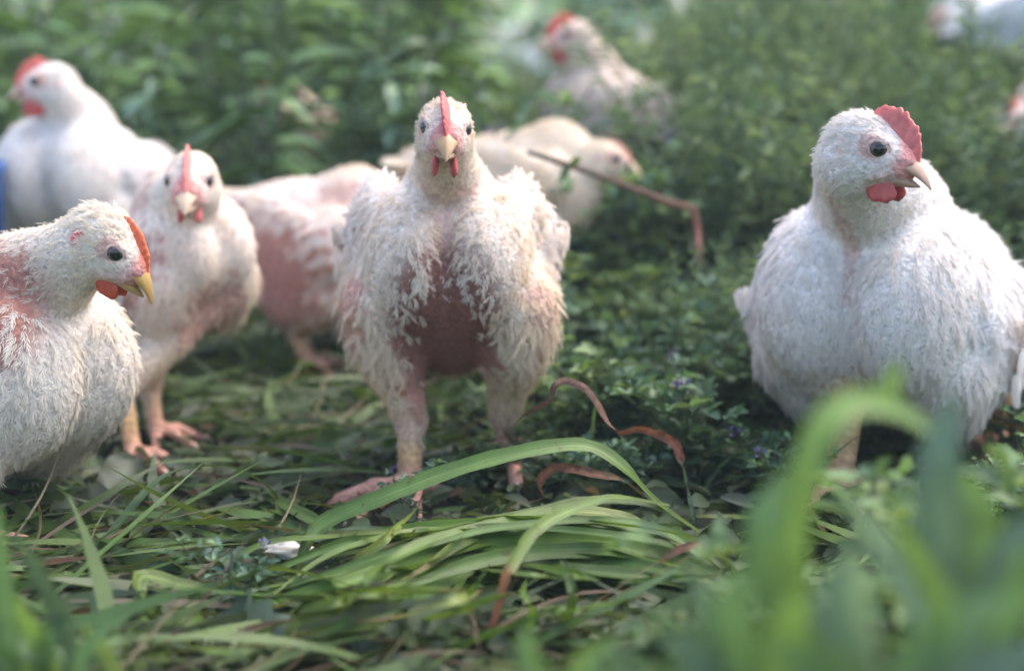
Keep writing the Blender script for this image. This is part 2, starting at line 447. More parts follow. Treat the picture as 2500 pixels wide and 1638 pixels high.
def chicken(label, torso, head, yaw, haz, hpitch=-.15, hroll=0., pitch=.30, s=1.0, hs=1.0, feet=None, hocks=None,
            h=.003, cov=6.0, nb=8, rag=.3, bare=(), spots=(), wide=1.0, comb_h=1.0, comb_lean=0.0, neck_bow=.0, neck_r=1.0,
            tint=WHITE, wing_out=0.0, wing_len=1.0, seed=0, group='flock of chickens in the grass', far=False, under=CREAM,
            vanes=True, tail=1.0, wattle=1.0, breast=1.0, thigh=1.0, bs=1.0, combcol=(.66, .17, .15), flen=1.0, beakcol=(.80, .58, .40), wdrop=0., fs=1.0, foot_turn=(0., 0.), contour=0.0, tl=1.0, scruff=1.0, hump=0.0):
    r = np.random.default_rng(seed)
    yaw = math.radians(yaw); haz = math.radians(haz)
    torso = np.asarray(torso, float); head = np.asarray(head, float)
    base = np.array([torso[0], torso[1], float(gz(torso[0], torso[1]))])
    cy, sy = math.cos(yaw), math.sin(yaw)
    Rw = np.array([[cy, -sy, 0], [sy, cy, 0], [0, 0, 1]])
    loc = lambda p: (np.asarray(p, float) - base) @ Rw       # world to the bird's own frame
    T = loc(torso); H = loc(head)
    TB = frame(0, pitch); HB = frame(haz - yaw, hpitch, hroll)
    tp = lambda x, f, u: T + s * (x * wide * TB[0] + f * TB[1] + u * TB[2])
    hp = lambda x, f, u: H + hs * (x * HB[0] + f * HB[1] + u * HB[2])
    S = Sdf()
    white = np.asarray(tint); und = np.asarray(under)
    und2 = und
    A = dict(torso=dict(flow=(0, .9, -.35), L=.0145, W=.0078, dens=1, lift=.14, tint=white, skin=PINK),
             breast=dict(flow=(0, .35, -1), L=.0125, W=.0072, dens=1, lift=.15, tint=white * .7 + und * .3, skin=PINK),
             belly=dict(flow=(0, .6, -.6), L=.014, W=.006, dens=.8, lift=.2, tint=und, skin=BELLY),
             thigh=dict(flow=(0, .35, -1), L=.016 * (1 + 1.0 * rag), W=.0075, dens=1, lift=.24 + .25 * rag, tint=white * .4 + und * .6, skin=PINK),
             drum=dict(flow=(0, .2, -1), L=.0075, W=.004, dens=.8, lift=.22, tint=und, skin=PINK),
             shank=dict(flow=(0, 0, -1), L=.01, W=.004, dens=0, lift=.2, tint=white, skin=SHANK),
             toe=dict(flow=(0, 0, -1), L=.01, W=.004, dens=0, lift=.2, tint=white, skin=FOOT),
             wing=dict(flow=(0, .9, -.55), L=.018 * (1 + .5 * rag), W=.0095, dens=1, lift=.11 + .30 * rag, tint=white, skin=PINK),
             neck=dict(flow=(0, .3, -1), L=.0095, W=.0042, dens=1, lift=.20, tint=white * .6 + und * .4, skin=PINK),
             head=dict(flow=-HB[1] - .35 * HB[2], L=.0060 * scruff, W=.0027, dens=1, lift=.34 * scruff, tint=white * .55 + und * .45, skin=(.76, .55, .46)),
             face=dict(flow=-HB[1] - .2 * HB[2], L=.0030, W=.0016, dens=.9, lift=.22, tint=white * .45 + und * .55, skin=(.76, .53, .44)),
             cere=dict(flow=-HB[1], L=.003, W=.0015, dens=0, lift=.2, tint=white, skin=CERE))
    # trunk
    S.ell(tp(0, -.01, .0), s * np.array([.066 * wide, .108, .068]), TB, .02, **A['torso'])
    for q in (-1, 1):
        S.ell(tp(.031 * q, .052, -.016), s * np.array([.041 * wide * breast, .058, .062]), TB, .010 * s, **A['breast'])
    S.ell(tp(0, .0, -.042), s * np.array([.046, .075, .040]), TB, .018, **A['belly'])
    S.ell(tp(0, .030, .030), s * np.array([.044 * wide, .045, .036]), TB, .02, **A['torso'])
    S.ell(tp(0, -.115, .030), s * np.array([.030, .05, .026]), TB, .025, **A['torso'])
    if hump:
        S.ell(tp(0, -.075, .040), s * np.array([.058, .070, .050]), TB, .02, **A['torso'])
    # wings: folded slabs along the flank
    for q in (-1, 1):
        WB = frame(q * (.10 + wing_out * .5), pitch - .30, 0)
        S.ell(tp(.070 * q + wing_out * .02 * q, -.018, .012 - wdrop), s * np.array([.017, .082 * wing_len, .042]), WB, .010, **A['wing'])
        S.ell(tp(.058 * q + wing_out * .02 * q, .042, .006 - wdrop), s * np.array([.020, .030, .036]), WB, .012, **dict(A['wing'], flow=(0, .45, -1) if rag < .3 else (0, .9, -.5), L=.015, W=.0065))
    # neck
    nb0 = tp(0, .046, .038)
    he = hp(0, -.0105, -.012)
    mid = (nb0 + he) / 2 + TB[1] * neck_bow * s
    cur = bez([nb0, mid, he], 8)
    L0 = np.linspace(0, 1, 8)
    rad = (.041 * (1 - L0) ** 1.7 * s + .0195 * hs * L0 ** .45) * neck_r + .001
    for i in range(7):
        at = dict(A['neck']); d = unit(cur[i] - cur[i + 1]); at['flow'] = d * 1.0
        at['L'] = .0110 - .003 * L0[i]
        S.cap(cur[i], cur[i + 1], rad[i], rad[i + 1], .012, **at)
    # head
    S.ell(hp(0, -.004, .001), hs * np.array([.0198, .0245, .0205]), HB, .006, **A['head'])
    S.ell(hp(0, -.006, -.010), hs * np.array([.0190, .0205, .0175]), HB, .008, **A['head'])
    S.ell(hp(0, .012, -.004), hs * np.array([.0166, .0180, .0172]), HB, .006, **A['face'])
    S.ell(hp(0, .024, -.005), hs * np.array([.0102, .0105, .0125]), HB, .005, **A['cere'])
    for q in (-1, 1):
        S.ell(hp(.0058 * q, .0285, -.0015), hs * np.array([.0036, .0058, .0036]), HB, .002, **A['cere'])     # nostril swellings
        S.cap(hp(.0085 * q, .027, -.0085), hp(.0135 * q, .013, -.0145), .0028 * hs, .0024 * hs, .002, **dict(A['cere'], skin=(.66, .20, .19)))   # gape
        S.ell(hp(.0138 * q, .0110, .0080), hs * np.array([.0036, .0080, .0032]), HB, .005, **A['face'])      # brow
    # legs
    if feet is None:
        fw = -.005
        feet = [Rw @ np.array([-.042 * s, fw, 0]) + base, Rw @ np.array([.042 * s, fw - .01, 0]) + base]
    claws = []
    for q, ft, i in ((-1, feet[0], 0), (1, feet[1], 1)):
        ftw = np.asarray(ft, float).copy(); ftw[2] = float(gz(ftw[0], ftw[1])) + .010
        f = loc(ftw)
        if hocks is not None and hocks[i] is not None:
            hk = loc(hocks[i])
        else:
            hk = f + np.array([0, .022 * s, .075 * s])
        kn = tp(.050 * q * thigh, .030, -.050)
        S.ell(tp(.046 * q * thigh, .0, -.040), s * np.array([.034, .050, .052]) * (.6 + .4 * thigh), TB, .018, **A['thigh'])
        S.cap(kn, kn * .45 + hk * .55, .029 * s, .020 * s, .012, **A['thigh'])
        S.cap(kn * .45 + hk * .55, hk, .022 * s, .0145 * s, .008, **A['drum'])
        S.ell(hk + np.array([0, .002, -.002]), s * np.array([.0140, .0150, .0125]), np.eye(3), .004, **dict(A['shank'], skin=(.58, .36, .24)))
        S.cap(hk, f + np.array([0, .002, .012]), .0110 * s, .0098 * s, .004, **A['shank'])
        fa = r.uniform(-.15, .15) + foot_turn[i]
        for ta, tln in ((-.72, .056), (.0, .064), (.70, .054), (2.7, .026)):
            d = np.array([math.sin(ta + fa), -math.cos(ta + fa), 0]); l = tln * s * fs
            k1 = f + d * l * .42 + np.array([0, 0, .011]); e = f + d * l + np.array([0, 0, .001])
            S.cap(f + np.array([0, 0, .010]), k1, .0080 * s * fs, .0068 * s * fs, .004, **A['toe'])
            S.cap(k1, e, .0068 * s * fs, .0048 * s * fs, .003, **A['toe'])
            claws.append((e, d))
    V, F = S.mesh(h)
    # blend the attributes of the nearest pieces
    keys = ('L', 'W', 'dens', 'lift'); pr = S.p
    at1 = np.array([[p[-1][k] for k in keys] for p in pr]); fl = unit(np.array([p[-1]['flow'] for p in pr]))
    tc = np.array([p[-1]['tint'] for p in pr]); sk = np.array([p[-1]['skin'] for p in pr])

    def blend(X):
        D = np.stack([S.dist(p, X) for p in pr], 1)
        w = np.exp(-np.clip(D - D.min(1, keepdims=True), 0, .1) / .005); w /= w.sum(1, keepdims=True)
        return w @ at1, w @ fl, w @ tc, w @ sk

    def places(lst):
        """spots are given as (frame, x, f, u, radius or radii, ...)"""
        out = []
        for it in lst:
            c = (tp if it[0] == 't' else hp)(*it[1:4]); B = TB if it[0] == 't' else HB
            sc = s if it[0] == 't' else hs
            rr = np.asarray(it[4], float) * sc * np.ones(3)
            out.append((c, B, rr) + tuple(it[5:]))
        return out
    bl = places(list(bare) + [('h', 0, .030, -.001, (.013, .0085, .012), 1.0), ('h', .0185, -.008, -.001, (.005, .004, .006), .5), ('h', -.0185, -.008, -.001, (.005, .004, .006), .5)]); sl = places(list(spots) + [('h', 0, .028, -.003, (.0125, .011, .0125), CERE, .85), ('h', .0185, -.008, -.001, (.006, .005, .008), (.70, .40, .36), .5), ('h', -.0185, -.008, -.001, (.006, .005, .008), (.70, .40, .36), .5),('h', 0, .029, .008, (.0075, .010, .011), tuple(np.asarray(combcol) * .6 + np.asarray(CERE) * .4), .9),
        ('h', .0160, .009, .004, (.011, .0115, .0105), (.58, .28, .22), .7), ('h', -.0160, .009, .004, (.011, .0115, .0105), (.58, .28, .22), .7)])

    def bareness(X):
        b = np.zeros(len(X)); nz = snoise(X, 110, 3) * .30
        for c, B, rr, st in bl:
            d = np.sqrt(((((X - c) @ B.T) / rr) ** 2).sum(1)) + nz
            b = np.maximum(b, st * sstep(1.12, .78, d))
        return b

    def skin_at(X, a, skc, tn):
        c = skc.copy() * (1 + .16 * snoise(X, 160, 9) + .10 * snoise(X, 60, 19))[:, None]
        scale_ = (a[:, 2] < .08) & (X[:, 2] < .10 * s)
        c[scale_] *= (1 - .16 * (np.sin(X[scale_, 2] * 980 + 2 * np.sin(X[scale_, 0] * 300)) > .35))[:, None]
        cvr = np.clip(a[:, 2] * 1.2, 0, 1) * (1 - bareness(X)); cvr = (cvr * (.95 if rag < .12 else .86))[:, None]
        c = c * (1 - cvr) + tn * .92 * cvr
        for cc, B, rr, colr, st in sl:
            d = np.sqrt(((((X - cc) @ B.T) / rr) ** 2).sum(1))
            w = (st * sstep(1.1, .6, d))[:, None]
            c = c * (1 - w) + np.asarray(colr) * w
        return c
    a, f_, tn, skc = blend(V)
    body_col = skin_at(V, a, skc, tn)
    N = vnormals(V, F)
    # keep the eye openings: push the skin in a little round the eyeballs
    root = thing('chicken', label, 'chicken', base, group, yaw)
    add('body', mesh_np('chicken_body', V, [F], body_col), M_SKIN, root)
    # ---- plumage
    tri = np.concatenate([F[:, [0, 1, 2]], F[:, [0, 2, 3]]])
    ar = .5 * np.linalg.norm(np.cross(V[tri[:, 1]] - V[tri[:, 0]], V[tri[:, 2]] - V[tri[:, 0]]), axis=1)
    ctr = V[tri].mean(1); ta = a[tri].mean(1)
    dens = ta[:, 2] * (1 - bareness(ctr)) * np.clip(1 + rag * 1.2 * snoise(ctr, 75, 5), .1, 2)
    eyes = [hp(.0158 * q, .0125, .0035) for q in (-1, 1)]
    for e in eyes:
        dens *= sstep(.0070 * hs, .0098 * hs, np.linalg.norm(ctr - e, axis=1))
    dens *= 1 - .9 * (np.linalg.norm((ctr - hp(0, .022, .012)) @ HB.T / np.array([.0035, .02, .02]), axis=1) < 1 * hs)
    wgt = ar * dens / (ta[:, 0] * ta[:, 1] * s * s) * cov
    n_t = int(min(wgt.sum(), 20000 if not far else 7000)); pick = r.choice(len(tri), n_t, p=wgt / wgt.sum())
    u, v = r.uniform(size=(2, n_t)); fl_ = u + v > 1; u[fl_], v[fl_] = 1 - u[fl_], 1 - v[fl_]
    tt = tri[pick]; w0 = (1 - u - v)[:, None]
    X = V[tt[:, 0]] * w0 + V[tt[:, 1]] * u[:, None] + V[tt[:, 2]] * v[:, None]
    XN = unit(N[tt[:, 0]] * w0 + N[tt[:, 1]] * u[:, None] + N[tt[:, 2]] * v[:, None])
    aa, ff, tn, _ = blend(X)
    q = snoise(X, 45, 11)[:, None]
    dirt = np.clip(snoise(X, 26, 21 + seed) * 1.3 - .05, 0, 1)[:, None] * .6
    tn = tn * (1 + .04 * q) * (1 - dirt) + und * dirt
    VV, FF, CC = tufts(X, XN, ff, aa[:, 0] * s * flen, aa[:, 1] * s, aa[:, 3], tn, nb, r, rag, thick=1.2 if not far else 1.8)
    if contour > 0:
        big = aa[:, 0] > .0115
        m_ = int(min(contour * 2600, big.sum())); sel = r.choice(np.nonzero(big)[0], m_, replace=False)
        n_ = XN[sel]; f2 = ff[sel]; tt_ = unit(f2 - n_ * (f2 * n_).sum(1, keepdims=True) + r.normal(0, .16, (m_, 3)))
        Vc_, Fc_, Cc_ = scatter(FEATHER_TPL, X[sel] - n_ * .001, unit(tt_ + n_ * np.clip(aa[sel, 3:4] * .55 + r.normal(0, .05 + .1 * rag, (m_, 1)), .03, .6)), n_ + r.normal(0, .10, (m_, 3)),
                                aa[sel, 0] * s * r.uniform(1.0, 1.35, m_), aa[sel, 1] * s * r.uniform(1.3, 1.8, m_), tn[sel] * r.uniform(.97, 1.03, (m_, 1)))
        FF = [FF[0], FF[1], Fc_ + len(VV)]; VV = np.concatenate([VV, Vc_]); CC = np.concatenate([CC, Cc_])
    add('plumage', mesh_np('chicken_plumage', VV, FF, CC), M_FEATHER, root, kind='stuff')
    # ---- wing feathers
    if vanes:
        for sd in (-1, 1):
            parts = []
            WB = frame(sd * (.10 + wing_out * .5), pitch - .30, 0)
            for row, (cnt_, L_, W_, f0, f1, u0) in enumerate(((9, .050, .016, .02, -.075, -.030), (10, .038, .015, .035, -.065, -.012), (10, .030, .014, .045, -.055, .006))):
                for k in range(cnt_):
                    x = k / (cnt_ - 1)
                    c = tp(.070 * sd + wing_out * .02 * sd, -.018, .012 - wdrop) + s * (WB[1] * (f0 + (f1 - f0) * x + .018) * wing_len + WB[2] * (u0 + r.normal(0, .002)) + WB[0] * sd * (.016 + .004 * row))
                    dd = -WB[1] * (.9 + .3 * x) - WB[2] * (.55 - .5 * x) + WB[0] * sd * (.10 + wing_out * .35 + r.normal(0, .08 + rag * .15))
                    parts.append(vane(c, dd, WB[0] * sd + r.normal(0, .12, 3), L_ * s * r.uniform(.85, 1.1), W_ * s, white * .99, r))
            V2, F2, C2 = merge(parts)
            add('wing', mesh_np('chicken_wing', V2, [F2], C2), M_FEATHER, root)
        parts = []
        for k in range(9):
            x = (k - 4) / 4
            dd = -TB[1] + TB[2] * (.15 - .1 * abs(x)) + TB[0] * x * .5
            parts.append(vane(tp(x * .022, -.135, .036), dd, TB[2] + TB[0] * x * .4, .050 * s * tail, .018 * s, white, r))
        V2, F2, C2 = merge(parts)
        add('tail', mesh_np('chicken_tail', V2, [F2], C2), M_FEATHER, root)
    # ---- beak
    t = np.linspace(0, 1, 12)
    ctr_ = np.array([hp(0, .0245 + .0270 * x * bs, -.0040 - .0010 * x - .0125 * bs * x ** 2.2) for x in t])
    rx = hs * (.0094 * (1 - t ** 1.5) ** .95 + .0006); rz = hs * bs * (.0082 * (1 - t ** 1.7) + .0008)
    Vb, Fb = loft(ctr_, rx, rz, HB[0], HB[2], 18)
    q = (Vb - np.repeat(ctr_, 18, 0)) @ HB[2]
    ridge = np.tile(np.abs(np.cos(np.linspace(0, 2 * math.pi, 18, endpoint=False))) < .25, 12) & (q > 0)
    Vb[ridge] += HB[2] * .0007 * hs
    low = q < 0
    Vb[low] -= np.outer(q[low] * .45, HB[2])
    tv = np.repeat(t, 18)[:, None]
    bc = np.asarray(beakcol) * (1 - .25 * tv ** 3) * (.97 + .06 * r.uniform(size=(len(Vb), 1)))
    bc = bc * (1 - .5 * sstep(.25, .0, tv)) + np.asarray(CERE) * .5 * sstep(.25, .0, tv)
    add('upper_beak', mesh_np('chicken_upper_beak', Vb, [Fb], bc), M_BEAK, root)
    ctr_ = np.array([hp(0, .0190 + .0250 * x * bs, -.0128 - .0022 * x) for x in t])
    rx = hs * (.0084 * (1 - t ** 1.8) ** .9 + .0005); rz = hs * (.0048 * (1 - t ** 1.7) + .0005)
    Vb, Fb = loft(ctr_, rx, rz, HB[0], HB[2], 16)
    add('lower_beak', mesh_np('chicken_lower_beak', Vb, [Fb], np.asarray(beakcol) * .85 * np.ones((len(Vb), 1))), M_BEAK, root)
    # ---- comb
    nu, nv = 46, 6
    bp = bez([(.0345, -.0010), (.0295, .0050), (.0210, .0118), (.0085, .0185), (-.003, .0200)], nu)
    tan = unit(np.gradient(bp, axis=0)); nrm = np.stack([tan[:, 1], -tan[:, 0]], 1)
    nrm[nrm[:, 1] < 0] *= 1; nrm = unit(nrm * .75 + np.array([.10, .85]))
    u = np.linspace(0, 1, nu)
    hh = (.0150 * np.sin(np.clip(u * 1.02, 0, 1) * math.pi) ** .65 * (.40 + .80 * u) + .0012) * comb_h
    hh *= 1 + (.15 + .09 * np.sin(u * 23 + seed)) * np.abs(np.sin(u * math.pi * 11 + .4 * np.sin(u * 9 + seed))) - .08 + .06 * np.sin(u * 7 + seed)
    Vc = []
    for k in range(nv):
        x = k / (nv - 1)
        Vc.append(np.stack([bp[:, 0] + nrm[:, 0] * hh * x, bp[:, 1] + nrm[:, 1] * hh * x - .0030 * (1 - x)], 1))
    Vc = np.array(Vc)
    th = (np.linspace(.0033, .0009, nv)[:, None] * (1 + .30 * np.cos(u * math.pi * 18)[None] * np.linspace(0, 1, nv)[:, None])) * np.clip(np.sin(np.clip(u, .02, .98) * math.pi), .35, 1)[None] ** .5
    lean = comb_lean * np.linspace(0, 1, nv)[:, None] ** 1.5 * hh[None]
    VcL = np.array([[hp(-th[k, i] + lean[k, i], *Vc[k, i]) for i in range(nu)] for k in range(nv)])
    VcR = np.array([[hp(th[k, i] + lean[k, i], *Vc[k, i]) for i in range(nu)] for k in range(nv)])
    ring = np.concatenate([VcL, VcR[::-1]])                    # up one side, down the other
    i, j = np.meshgrid(np.arange(2 * nv - 1), np.arange(nu - 1), indexing='ij'); k = (i * nu + j).ravel()
    cc = np.asarray(combcol) * (1 + .10 * snoise(ring.reshape(-1, 3), 300, 2))[:, None]
    add('comb', mesh_np('chicken_comb', ring.reshape(-1, 3), [np.stack([k, k + 1, k + nu + 1, k + nu], 1)], cc), M_COMB, root)
    # ---- wattles, eyes, eyelids, earlobes
    for q in (-1, 1):
        def tear(p):
            p = p.copy(); p[:, 1] *= 1 - .25 * p[:, 2]; p[:, 0] *= 1 - .3 * p[:, 2]; p[:, 0] += .35 * (p[:, 2] < 0) * p[:, 2] * -q * .5; p *= (1 + .16 * snoise(p, 2.2, seed + 3) + .08 * snoise(p, 5, seed))[:, None]
            return p
        Vw, Fw, _ = sphere(hp(.0068 * q, .0185, -.0175 - .0040 * wattle), hs * np.array([.0026, .0092, .0074]) * wattle, HB, 18, 14, tear)
        add('wattle', mesh_np('chicken_wattle', Vw, [Fw], np.asarray(combcol) * np.array([.82, .60, .62]) * (1 + .12 * snoise(Vw, 250, 4))[:, None]), M_COMB, root)
        ed = unit(HB[0] * q * .90 + HB[1] * .44 + HB[2] * .05)
        ec = hp(.0120 * q, .0125, .0032)
        EB = np.array([unit(np.cross(HB[2], ed)), np.cross(ed, unit(np.cross(HB[2], ed))), ed])
        Ve, Fe, qq = sphere(ec, np.ones(3) * .0068 * hs, EB, 20, 16)
        z = qq[:, 2]; ecol = np.where((z > .86)[:, None], (.006, .006, .008), np.where((z > .60)[:, None], (.085, .07, .062), (.03, .025, .024)))
        eye = add('eye', mesh_np('chicken_eye', Ve, [Fe], ecol), M_EYE, root)
        n_ = 22; an = np.linspace(0, 2 * math.pi, n_, endpoint=False)
        oval = np.stack([np.cos(an) * .0064, np.sin(an) * .0056], 1) * hs
        rings = []
        for m_ in range(8):
            ph = 2 * math.pi * m_ / 8
            rr = 1 + .20 * math.cos(ph)
            rings.append(ec + (oval[:, :1] * rr) * EB[0] + (oval[:, 1:] * rr) * EB[1] + ed * hs * (.0036 + .0012 * math.sin(ph)))
        rings = np.array(rings).reshape(-1, 3)
        i, j = np.meshgrid(np.arange(8), np.arange(n_), indexing='ij')
        a0 = (i * n_ + j).ravel(); b0 = (i * n_ + (j + 1) % n_).ravel(); a1 = (((i + 1) % 8) * n_ + j).ravel(); b1 = (((i + 1) % 8) * n_ + (j + 1) % n_).ravel()
        add('eyelid', mesh_np('chicken_eyelid', rings, [np.stack([a0, b0, b1, a1], 1)], np.tile((.66, .44, .37), (len(rings), 1)) * (1 + .1 * snoise(rings, 600, 8))[:, None]), M_SKIN, eye)
    # ---- claws
    if not far:
        for e, d in claws:
            tt_ = np.linspace(0, 1, 5); c = e[None] + np.outer(tt_ * .013 * s, d) + np.outer(.002 - .006 * tt_ ** 2, (0, 0, 1))
            Vk, Fk = loft(c, .0030 * s * (1 - .9 * tt_), .0028 * s * (1 - .9 * tt_), np.cross(d, (0, 0, 1.)), np.array([0, 0, 1.]), 8)
            add('claw', mesh_np('chicken_claw', Vk, [Fk], np.tile((.62, .48, .38), (len(Vk), 1))), M_BEAK, root)
    return root

# ------------------------------------------------------------------ the flock
chicken('ragged white chicken facing the camera with a bare reddish belly, standing behind the grass bundle',
        P(1100, 665, 1.175), P(1087, 318, 1.055), 0, 4, -.10, hroll=-.05, pitch=.66, s=.99, hs=1.0, thigh=1.2,
        feet=[G(1000, 1245), G(1240, 1150)], hocks=[P(1003, 1022, 1.135), P(1232, 1005, 1.18)], fs=1.2, foot_turn=(-.45, .1), scruff=1.6,
        h=.0028, cov=5, nb=12, rag=.42, comb_h=.85, wide=.95, wdrop=-.022, comb_lean=-.35, neck_bow=.004, neck_r=.82, wing_out=.12, wing_len=.8, flen=.9,
        bare=(('t', 0, .060, -.090, (.036, .06, .042), 1.0), ('t', 0, .02, -.10, (.045, .07, .05), 1.0), ('t', .0, .1, .035, (.024, .05, .05), .45),
              ('t', -.078, .03, -.055, (.02, .04, .03), .8), ('t', .078, .03, -.055, (.02, .04, .025), .6), ('t', 0, .09, -.04, (.012, .05, .05), .5)),
        spots=(('t', 0, .06, -.08, (.055, .10, .065), (.25, .105, .08), 1.),),  # bare belly skin with the shade between the thighs painted in
        tint=(0.910, 0.815, 0.741), under=(0.863, 0.677, 0.449), seed=11, bs=.86, beakcol=(.50, .32, .17), wattle=1.15, combcol=(.60, .15, .14))
chicken('plump white chicken on the right turning its head, upright red comb, behind blurred green leaves',
        P(2182, 728, 1.20), P(2120, 362, 1.045), -32, 50, -.20, pitch=.44, s=1.24, hump=1.0, hs=1.17,
        feet=[G(2040, 1235), G(2430, 1130)], h=.0028, cov=5, nb=12, rag=.06, wide=1.0, comb_h=.85, neck_bow=.012, wdrop=.018, scruff=1.4, bs=.80, neck_r=1.02, wing_len=.95,
        bare=(('t', 0, .06, -.105, (.03, .05, .035), .9), ('t', 0, .115, .0, (.006, .05, .05), .55)),
        tint=(.91, .86, .835), under=(.89, .81, .72), seed=12, combcol=(.68, .20, .18), wattle=1.05, breast=1.05, beakcol=(.60, .38, .27))
chicken('yellowish white chicken at the left edge bending its head, pink bare wing, orange comb',
        P(-60, 890, 1.06), P(262, 592, 1.005), 66, 78, -.62, pitch=.34, s=1.05, hs=1.08, feet=[G(-190, 1340), G(-110, 1390)], h=.0028, cov=4.5, nb=11, rag=.35, neck_bow=.016, neck_r=.90, bs=.85, comb_h=.32, scruff=1.6,
        bare=(('t', -.055, .070, .050, (.045, .045, .030), .95), ('t', -.07, .06, -.005, (.04, .035, .014), .95), ('t', -.07, .02, .0, (.04, .05, .012), .9), ('h', -.0185, -.012, -.002, (.0075, .005, .0075), 1.)),
        spots=(('h', -.018, -.012, -.002, (.007, .004, .007), (.62, .08, .09), 1.), ('t', -.06, .06, .03, (.06, .08, .06), (.40, .17, .125), 1.)),
        tint=(.89, .82, .745), under=(.87, .76, .585), seed=13, combcol=(.66, .15, .06), wing_len=.9, beakcol=(.56, .34, .10), wattle=.9)
chicken('slim white chicken standing on long pink legs behind the left-edge chicken, facing the camera',
        P(420, 655, 1.33), P(467, 440, 1.255), 48, 4, -.2, pitch=.85, s=.79, hs=1.12, bs=.8, feet=[G(385, 1100), G(330, 1160)],
        hocks=[P(365, 945, 1.30), P(300, 950, 1.25)], h=.0032, cov=5, nb=8, rag=.3, neck_r=1.0, wide=.92, comb_h=.85,
        bare=(('t', -.07, .01, -.02, (.045, .07, .04), .9), ('t', -.05, .06, .045, (.03, .04, .03), .6), ('t', 0, 0, -.09, (.05, .08, .03), .8)),
        tint=(0.910, 0.815, 0.741), under=(0.887, 0.746, 0.562), seed=14, combcol=(.76, .27, .24), wing_len=.8)
chicken('white chicken far left looking left, dark red wattle, sitting high behind the others',
        P(215, 445, 1.74), P(120, 205, 1.66), -12, -72, -.08, pitch=.5, s=1.08, hs=1.1, h=.004, cov=5, nb=7, rag=.1, far=True,
        tint=(0.910, 0.850, 0.825), seed=15, comb_h=.7, bs=.75, combcol=(.70, .17, .14), wattle=1.25)
chicken('blurred chicken with a bare pink flank bending behind the ragged chicken',
        P(775, 592, 1.58), P(1010, 720, 1.52), 74, 70, -.7, pitch=.02, s=1.05, h=.004, cov=5, nb=7, rag=.3, far=True, wide=1.0, vanes=False,
        bare=(('t', -.07, -.05, -.02, (.07, .11, .065), 1.), ('t', -.05, .02, -.07, (.05, .06, .03), .8), ('t', -.04, .05, .05, (.02, .03, .02), .7)),
        spots=(('t', -.07, -.05, -.03, (.06, .09, .06), (.55, .25, .21), .9),), tint=(0.910, 0.793, 0.707), under=(0.887, 0.746, 0.562), seed=16)
chicken('blurred chicken stretching its neck among weeds, bright red comb, looking left',
        P(1490, 265, 2.06), P(1400, 92, 2.02), -66, -78, -.05, pitch=.36, s=.86, hs=1.12, tail=.7, h=.0045, cov=5, nb=6, rag=.15, far=True, wide=.9,
        tint=(0.770, 0.643, 0.550), under=(0.723, 0.563, 0.427), seed=17, combcol=(.66, .10, .07), comb_h=.9, neck_bow=.01)
chicken('blurred buff chicken crouching low to the right behind the ragged chicken',
        P(1270, 445, 1.68), P(1475, 388, 1.64), 84, 86, -.2, pitch=.04, s=.88, hs=1.0, h=.0045, cov=5, nb=6, rag=.15, far=True,
        tint=(0.863, 0.735, 0.584), under=(0.840, 0.666, 0.427), seed=18, combcol=(.72, .36, .27), comb_h=.3)
chicken('small distant chicken half hidden in the weeds between the left chickens and the ragged one',
        P(738, 300, 2.62), P(672, 245, 2.6), -50, -70, -.1, pitch=.35, s=.66, hs=.9, h=.005, cov=4.5, nb=6, rag=.15, far=True,
        tint=(0.910, 0.712, 0.562), under=(0.910, 0.666, 0.472), seed=19)
chicken('blurred chicken cut by the right edge above the back of the plump chicken',
        P(2595, 350, 1.98), P(2492, 290, 1.93), -65, -60, -.15, pitch=.3, s=1.0, h=.005, cov=4.5, nb=6, rag=.15, far=True,
        tint=(0.817, 0.689, 0.629), seed=20)
chicken('distant white chicken at the top right with a pale pink head',
        P(2405, 52, 2.75), P(2312, 52, 2.7), -75, -80, -.2, pitch=.10, s=.9, h=.005, cov=4.5, nb=6, rag=.1, far=True,
        tint=(0.910, 0.910, 0.910), under=(0.910, 0.803, 0.651), seed=21, comb_h=.6)
chicken('distant white chicken cut by the top right corner',
        P(2560, 55, 2.6), P(2650, -20, 2.55), 65, 60, -.1, pitch=.3, s=1.05, h=.005, cov=4.5, nb=6, rag=.1, far=True,
        tint=(0.910, 0.910, 0.910), under=(0.910, 0.781, 0.606), seed=22)

# ------------------------------------------------------------------ plants: building blocks
def ribbon(pts, width, cols, n=22, twist=0.0, fold=.25, up=(0, 0, 1), twist0=0.0, prof='grass'):
    """a leaf blade along a curve: 3 vertices across, tapering; cols = list of (u, rgb)"""
    c = bez(pts, n); t = unit(np.gradient(c, axis=0)); u = np.linspace(0, 1, n)
    s = unit(np.cross(t, np.asarray(up, float))); nn = np.cross(s, t)
    a = (twist0 + twist * u)[:, None]
    s, nn = s * np.cos(a) + nn * np.sin(a), nn * np.cos(a) - s * np.sin(a)
    if prof == 'grass':
        w = np.minimum(1, .55 + 2.5 * u) * np.clip((1 - u) * 3.2, .03, 1) ** .8
    else:
        w = np.sin(np.clip(u * .94 + .05, 0, 1) * math.pi) ** .8
    w = (w * width * .5)[:, None]
    w = w * (1 + .06 * np.sin(np.arange(n) * 1.7 + pts[0][0] * 50))[:, None]
    xs = np.array([-1, -.5, 0, .5, 1.])
    V = np.stack([c + s * w * q + nn * w * fold * abs(q) ** 1.4 for q in xs], 1).reshape(-1, 3)
    i = (np.arange(n - 1)[:, None] * 5 + np.arange(4)[None]).reshape(-1, 1)
    F = i + np.array([[0, 1, 6, 5]])
    us = [q[0] for q in cols]; cv = np.array([q[1] for q in cols])
    C = np.stack([np.interp(u, us, cv[:, k]) for k in range(3)], 1)
    C = np.repeat(C, 5, 0).reshape(n, 5, 3)
    C[:, 2] = C[:, 2] * 1.25 + .01
    return V, F, C.reshape(-1, 3)

